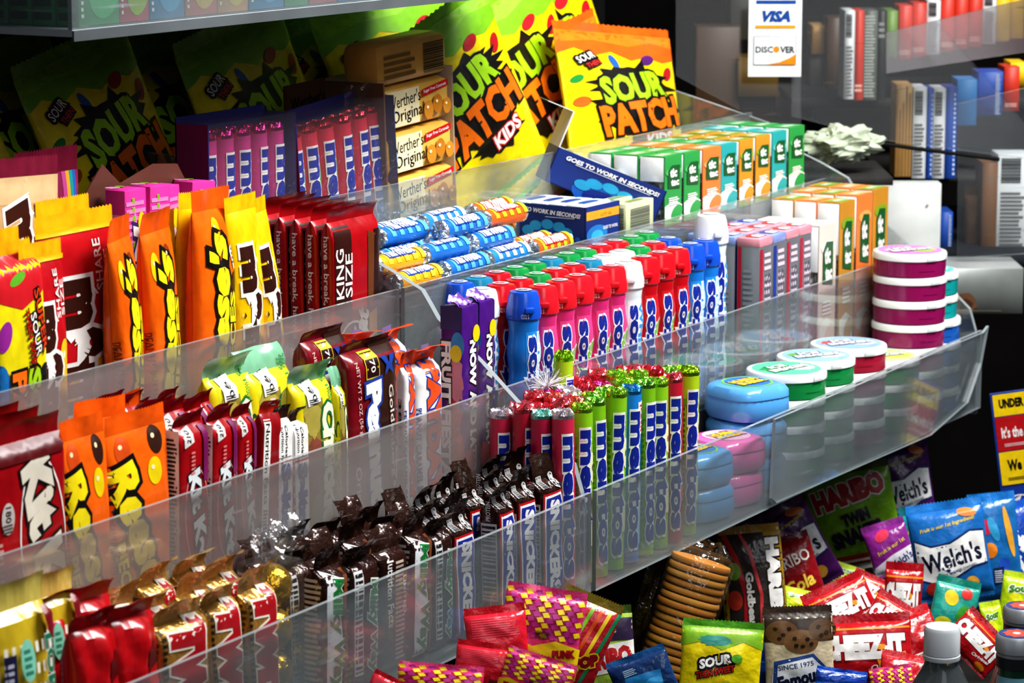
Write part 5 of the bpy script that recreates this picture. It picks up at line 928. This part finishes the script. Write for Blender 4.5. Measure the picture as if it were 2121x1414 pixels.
def mineral():
    mb=MB(); mb.lathe([(34,0),(35,3),(35,90),(33,110),(24,140),(15.5,165),(14,172),(14,196)],mat('#1f4a34','hard'),32)
    S=lambda x,y,o:((15.2+o+max(0,(160-y)*.42))*math.sin(x/16),-(15.2+o+max(0,(160-y)*.42))*math.cos(x/16),y)
    l=MB(); l.lathe([(17.6,158),(15.2,164),(14.6,171),(14.4,176)],mat('#7fb8c8','ink'),32,cap=False)
    S=lambda x,y,o:((17.6+o-(y-158)*.19)*math.sin(x/16),-(17.6+o-(y-158)*.19)*math.cos(x/16),y)
    decals(l,S,[T('S.PELLEGRINO',0,161.5,34,3,0,'#1a3a6a'),T('ACQUA * SINCE',0,168,32,3,0,'#1a3a6a')],3)
    c=MB(); c.lathe([(15.5,182),(15.5,190)],mat('#3a3d40','metal'),40); n=56; vs=[]
    for z,rd in ((188,15.4),(192,15.2),(193,16.0),(203,15.8),(205,14.4)): vs+=[((rd+(.4 if k%2 and 192<z<204 else 0))*math.cos(2*pi*k/n),(rd+(.4 if k%2 and 192<z<204 else 0))*math.sin(2*pi*k/n),z) for k in range(n)]
    c.add(vs,[[j*n+k,j*n+(k+1)%n,(j+1)*n+(k+1)%n,(j+1)*n+k] for j in range(4) for k in range(n)]+[[4*n+k for k in range(n)]],mat('#b9bec4','metal'))
    decals(c,lambda x,y,o:(x,y,205+o),[E(0,0,14,14,'#2a3f7a'),SPLAT(0,0,9,9,'#d8503a',3,.5,16),E(0,0,3,3,'#e8e8e8')],None)
    return 'mineral_water_bottle',[('bottle',mb.mesh('mineral')),('neck_label',l.mesh('mineral_label')),('cap',c.mesh('mineral_cap'))]
K('mineral',(70,70,205))(mineral)
for (x,y,D,lb) in ((2106,1330,2.2,'green mineral water bottle with silver cap and blue neck label, front one'),(2118,1272,2.38,'green mineral water bottle with silver cap, standing behind the front one')):
    p=at(x,y-18,D); inst('mineral',lb,'bottle',(p.x,p.y,-.19),(0,0,R(-55)),(.98,.98,(p.z+.19)/.205),'mineral water bottles')
# ================================================================== right side: kiosk counter, boxes behind clear sheets, card sign, banner
def bgbox(kind,x0,y0,x1,y1,D,label,cat,group=None,dep=None,yawd=0):
    w,t,h=DIM[kind]; p=at((x0+x1)/2,y1,D); W=(x1-x0)*D/F; H=(y1-y0)*D/F/math.cos(pitch)
    e=face(yawd,0,0); sy=(dep or W)/(t/1000) if dep else 1
    off=fh*(t/2000*sy); return inst(kind,label,cat,(p.x+off.x,p.y+off.y,p.z),e,(W/(w/1000),sy,H/(h/1000)),group)
def stc(k,w,d,h,col,F_=(),L_=(),T_=(),mats=None,nm='carton',mk='card'): K(k,(w,d,h))(lambda:carton(nm,w,d,h,col,F_,L_,T_,mats,.8,mk))
def panel_px(pts,D,name,label,m,th=.004,cat='clear sheet'):
    vs=[at(x,y,D) for x,y in pts]; tr=tessellate_polygon([vs]); b=MB(); n=len(vs); o=fh*th
    b.add(vs,tr,m); b.add([v+o for v in vs],[t[::-1] for t in tr],m)
    for k in range(n): p,q=vs[k],vs[(k+1)%n]; b.add([p,q,q+o,p+o],[[0,1,2,3]],ED)
    ob=one(name,b); 
    c=sum(vs,Vector())/n; ob.data.transform(Matrix.Translation(-c)); ob.location=c
    cp(ob,label,cat); return ob
stc('beam',300,80,60,'#8f9490',[E(-92,34,6,6,'#5a5f5c'),E(-92,34,3.4,3.4,'#9aa09c'),SPLAT(62,14,18,14,'#6a4a34',3,.3),SPLAT(66,12,9,8,'#4a2f20',5,.3),LINES(-140,4,130,6,1,'#6a5f52')],(),(),{'Z':'#c9cdcb'},'counter_beam','metal')
bgbox('beam',1700,556,2118,650,3.22,'worn grey steel counter edge with a bolt and rust spot','counter',None,.22)
stc('whitepanel',100,12,120,'#d5d8d4',[LINES(-46,2,46,4,1,'#8a8d88'),E(30,90,2,2,'#a8a49a')],(),(),None,'white_board'); bgbox('whitepanel',1800,382,1946,560,3.26,'plain white board standing on the steel counter','board',None,.03)
stc('counterbase',300,100,60,'#23262a',(),(),(),None,'ledge','dull')
bgbox('counterbase',1940,522,2160,562,3.3,'dark ledge under the lowest row of boxes','ledge',None,.4)
stc('shelfboard',300,100,12,'#2b2a28',(),(),(),None,'shelf_board','dull')
bgbox('shelfboard',1835,364,2170,378,3.42,'dark shelf board under the blue and white cartons','shelf',None,.3); bgbox('shelfboard',1640,204,2170,222,3.56,'dark shelf board under the red and black cartons','shelf',None,.3)
bar=[BARS(-18,60,10,96)]+[LINES(-18,4,14,52,12,'#555')]
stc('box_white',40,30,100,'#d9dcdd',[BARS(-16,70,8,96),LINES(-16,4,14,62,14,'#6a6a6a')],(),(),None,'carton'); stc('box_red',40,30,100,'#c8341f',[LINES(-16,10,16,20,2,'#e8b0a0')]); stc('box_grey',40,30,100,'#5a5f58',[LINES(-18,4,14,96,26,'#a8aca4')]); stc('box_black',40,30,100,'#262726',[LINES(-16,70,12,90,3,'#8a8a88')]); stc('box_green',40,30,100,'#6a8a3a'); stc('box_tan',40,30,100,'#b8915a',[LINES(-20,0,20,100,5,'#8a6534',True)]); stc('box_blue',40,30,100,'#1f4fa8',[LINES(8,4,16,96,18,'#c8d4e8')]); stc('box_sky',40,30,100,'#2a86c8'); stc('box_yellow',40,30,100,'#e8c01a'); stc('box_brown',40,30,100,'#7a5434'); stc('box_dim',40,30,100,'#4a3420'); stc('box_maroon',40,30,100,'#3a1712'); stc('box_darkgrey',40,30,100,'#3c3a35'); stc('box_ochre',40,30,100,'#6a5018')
top=[('box_white',1747,26,1768,206,'white carton with barcode at the near end of the top row'),('box_red',1768,26,1787,208,'red carton beside the white barcode carton'),('box_grey',1787,26,1815,208,'grey carton covered in small print'),('box_black',1815,26,1834,208,'black carton next to the grey one'),('box_green',1834,24,1858,120,'green carton right of the black one')]
for k,a,b_,c,d,lb in top: bgbox(k,a,b_,c,d,3.5,lb,'carton','cartons on the top background shelf',.06)
for i in range(9):
    x=1860+i*29; y=24-i*5.5; bgbox(('box_red','box_red','box_white','box_red')[i%4] if i<7 else 'box_yellow',x,y-10,x+28,y+100,3.5+.02*i,('red','red','white','red','red','red','white','yellow','yellow')[i]+' small carton in the receding top row, '+ORD[i]+' after the green one','carton','cartons on the top background shelf',.05)
mid=[('box_tan',1853,178,1886,366,'tan layered cardboard stack at the near end of the middle row'),('box_white',1888,184,1916,370,'white carton with print beside the tan stack'),('box_blue',1916,186,1930,370,'narrow blue carton side between two white cartons'),('box_white',1930,186,1955,370,'second white carton, right of the narrow blue side'),('box_blue',1955,184,1979,370,'blue carton at the end of the white pair'),('box_sky',1981,166,2022,260,'light blue carton above the clear sheet corner'),('box_blue',2024,150,2076,240,'dark blue carton pair in the middle row'),('box_red',2078,140,2110,230,'red carton before the yellow one in the middle row'),('box_yellow',2092,130,2124,180,'yellow carton at the right edge of the middle row')]
for i,(k,a,b_,c,d,lb) in enumerate(mid): bgbox(k,a,b_,c,d,3.38+.02*(i//5)*(i-4),lb,'carton','cartons on the middle background shelf',.05)
low=[('box_blue',1943,440,1972,532,'small blue and white carton on the ledge'),('box_dim',1998,392,2030,524,'crumpled brown paper bag between the cartons'),('box_brown',2031,340,2062,520,'plain brown cardboard carton on the ledge'),('box_white',2062,322,2130,516,'large white printed carton at the right edge')]
for k,a,b_,c,d,lb in low:
    if k=='box_dim': continue
    bgbox(k,a,b_,c,d,3.34,lb,'carton','cartons on the background ledge',.05)
K('paper_bag',(40,20,100))(lambda:pillow('paper_bag',40,20,100,'#5a4028','#4a3420',[],fin=14,botfin=0,wr=6,seed=301,prof=.3,kind='dull')); bgbox('paper_bag',1998,388,2032,524,3.36,'crumpled brown paper bag between the blue carton and the cardboard','paper bag')
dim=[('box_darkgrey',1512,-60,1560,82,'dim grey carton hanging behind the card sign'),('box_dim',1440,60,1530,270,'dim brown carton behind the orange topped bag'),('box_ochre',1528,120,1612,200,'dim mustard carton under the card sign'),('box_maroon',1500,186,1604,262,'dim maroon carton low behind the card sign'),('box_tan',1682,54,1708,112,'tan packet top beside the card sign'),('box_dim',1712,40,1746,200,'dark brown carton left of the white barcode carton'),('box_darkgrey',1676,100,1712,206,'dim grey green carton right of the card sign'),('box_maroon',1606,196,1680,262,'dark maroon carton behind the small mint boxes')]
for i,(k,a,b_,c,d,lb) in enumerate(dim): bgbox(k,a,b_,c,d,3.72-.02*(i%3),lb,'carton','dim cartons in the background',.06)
bgbox('shelfboard',1330,262,1700,300,3.74,'dark shelf under the dim cartons','shelf',None,.2)
panel_px([(1640,-40),(1868,-40),(2150,286),(2150,332),(1830,290),(1640,240)],3.2,'clear_sheet','large clear sheet with a slanted edge in front of the cartons',mat('#4c463f','sheet'))
panel_px([(1984,216),(2150,176),(2150,524),(1984,534)],3.26,'clear_sheet','clear upright sheet in front of the lower cartons',mat('#6a6c74','sheet'))
panel_px([(1836,68),(2150,-8),(2150,104),(1836,152)],3.3,'clear_sheet','smoky strip sheet across the red cartons',mat('#4a3030','acrylic_hazy'))
b=MB(); b.tube([at(1775,290,3.18),at(1900,308,3.18),at(2070,330,3.18)],.0022,mat('#0c0c0c','dull')); wb=one('dark_cord',b,True); cp(wb,'thin black cord running across the clear sheet','cord')
# crumpled wrapping on the counter
q=MB(); 
def crum(a,b_):
    t=2*pi*a;p_=pi*(b_-.5); v=Vector((math.cos(t)*math.cos(p_),math.sin(t)*math.cos(p_),math.sin(p_))); g=1+.5*noise.noise(v*2.2)+.35*abs(noise.noise(v*5)); return (v.x*g*38,v.y*g*24,v.z*g*17+15)
q.grid(crum,40,24,mat('#b4bfa8','film')); cw=one('crumpled_wrapping',q,False,.001); cw.location=at(1742,368,3.16)+Vector((0,0,.022)); cw.rotation_euler=face(); cp(cw,'crumpled pale green wrapping beside the end of the mint boxes','wrapping')
bgbox('shelfboard',1655,368,1850,384,3.12,'low ledge carrying the crumpled wrapping','ledge',None,.16)
def sign():
    mb=MB(); w,h=110,160; mb.box(-w/2,-.6,0,w/2,.6,h,mat('#e4e9ee','card'),.2)
    decals(mb,lambda x,y,o:(x,-.6-o,y),[B(-40,147,42,154,'#1d4a94'),T('VISA',2,122,58,23,0,'#1d4a94',None,0,.3,.06),B(-41,98,42,104,'#d89a1a'),B(-44,24,44,82,'#5a5f66'),B(-43,25,43,81,'#e4e9ee'),T('DISC',-22,55,36,13,0,'#23262c',None,0,0,.03),E(3,55.5,6.4,6.4,'#e88a1a'),T('VER',26,55,30,13,0,'#23262c',None,0,0,.03),G([(-16,25),(10,30),(30,38),(43,46),(43,25)],'#e88a1a')],None)
    return 'card_sign',[('board',mb.mesh('sign',False))]
K('card_sign',(110,1.2,160))(sign); bgbox('card_sign',1549,-2,1659,159,3.12,'white payment card sign hanging in the background','sign')
panel_px([(1400,-40),(1660,-40),(1660,262),(1575,252),(1400,156)],3.16,'clear_sheet','clear sheet behind the card sign',mat('#5a5048','sheet'))
def banner():
    mb=MB(); w,h=80,300; mb.box(-w/2,-1,0,w/2,1,h,mat('#1f3f9a','ink'),.3)
    decals(mb,lambda x,y,o:(x,-1-o,y),[B(-36,246,40,296,'#f0cc14'),T('UNDER 21?',6,274,64,22,0,BK,None,0,0,.06),B(-36,166,40,244,'#b81a20'),T("It's the law",4,208,62,26,0,W_,None,0,0,.03),LINES(-24,176,30,184,2,'#e8c0c0'),B(-36,88,40,164,'#f0cc14'),T('We card',6,132,58,26,0,BK,None,0,0,.05),LINES(-24,98,30,106,2,'#6a5a1a'),E(-8,48,20,16,W_),E(-8,48,17,13,'#1f3f9a'),G([(-24,50),(-4,62),(-8,48),(4,44),(-12,40)],W_)],None)
    return 'banner',[('sheet',mb.mesh('banner',False))]
K('banner',(80,2,300))(banner); o=bgbox('banner',2080,806,2172,1078,2.98,'blue banner with yellow and red panels at the right edge','banner'); o.rotation_euler=face(0,0,-8)
# ================================================================== light
w=bpy.data.worlds.new('world'); sc.world=w; w.use_nodes=True; nt=w.node_tree; bg=nt.nodes['Background']
tc=nt.nodes.new('ShaderNodeTexCoord'); sp=nt.nodes.new('ShaderNodeSeparateXYZ'); rp=nt.nodes.new('ShaderNodeValToRGB'); nt.links.new(tc.outputs['Generated'],sp.inputs[0]); nt.links.new(sp.outputs['Z'],rp.inputs[0])
rp.color_ramp.elements[0].position=.0; rp.color_ramp.elements[0].color=(.05,.05,.055,1); rp.color_ramp.elements[1].position=.9; rp.color_ramp.elements[1].color=(.55,.62,.75,1)
nt.links.new(rp.outputs[0],bg.inputs[0]); bg.inputs[1].default_value=.35
def area(name,loc,tgt,sx,sy,e,col=(1,1,1)):
    l=bpy.data.lights.new(name,'AREA'); l.shape='RECTANGLE'; l.size=sx; l.size_y=sy; l.energy=e; l.color=col
    o=bpy.data.objects.new(name,l); COL.objects.link(o); o.location=loc; d=Vector(tgt)-Vector(loc); o.rotation_euler=d.to_track_quat('-Z','Y').to_euler(); return o
area('canopy_light',(.2,-.6,1.5),(.2,.15,.2),.9,.3,36,(1,.98,.95))
area('street_light',(-1.4,-1.5,1.3),(0,.1,.1),.9,.9,6,(.95,.97,1))
area('far_light',(.9,-.75,1.42),(.6,.15,.2),.4,.4,18,(1,1,1))
sc.view_settings.view_transform='Standard'; sc.view_settings.look='Medium High Contrast'
sc.cycles.transparent_max_bounces=28; sc.cycles.max_bounces=6; sc.cycles.diffuse_bounces=3; sc.cycles.glossy_bounces=3
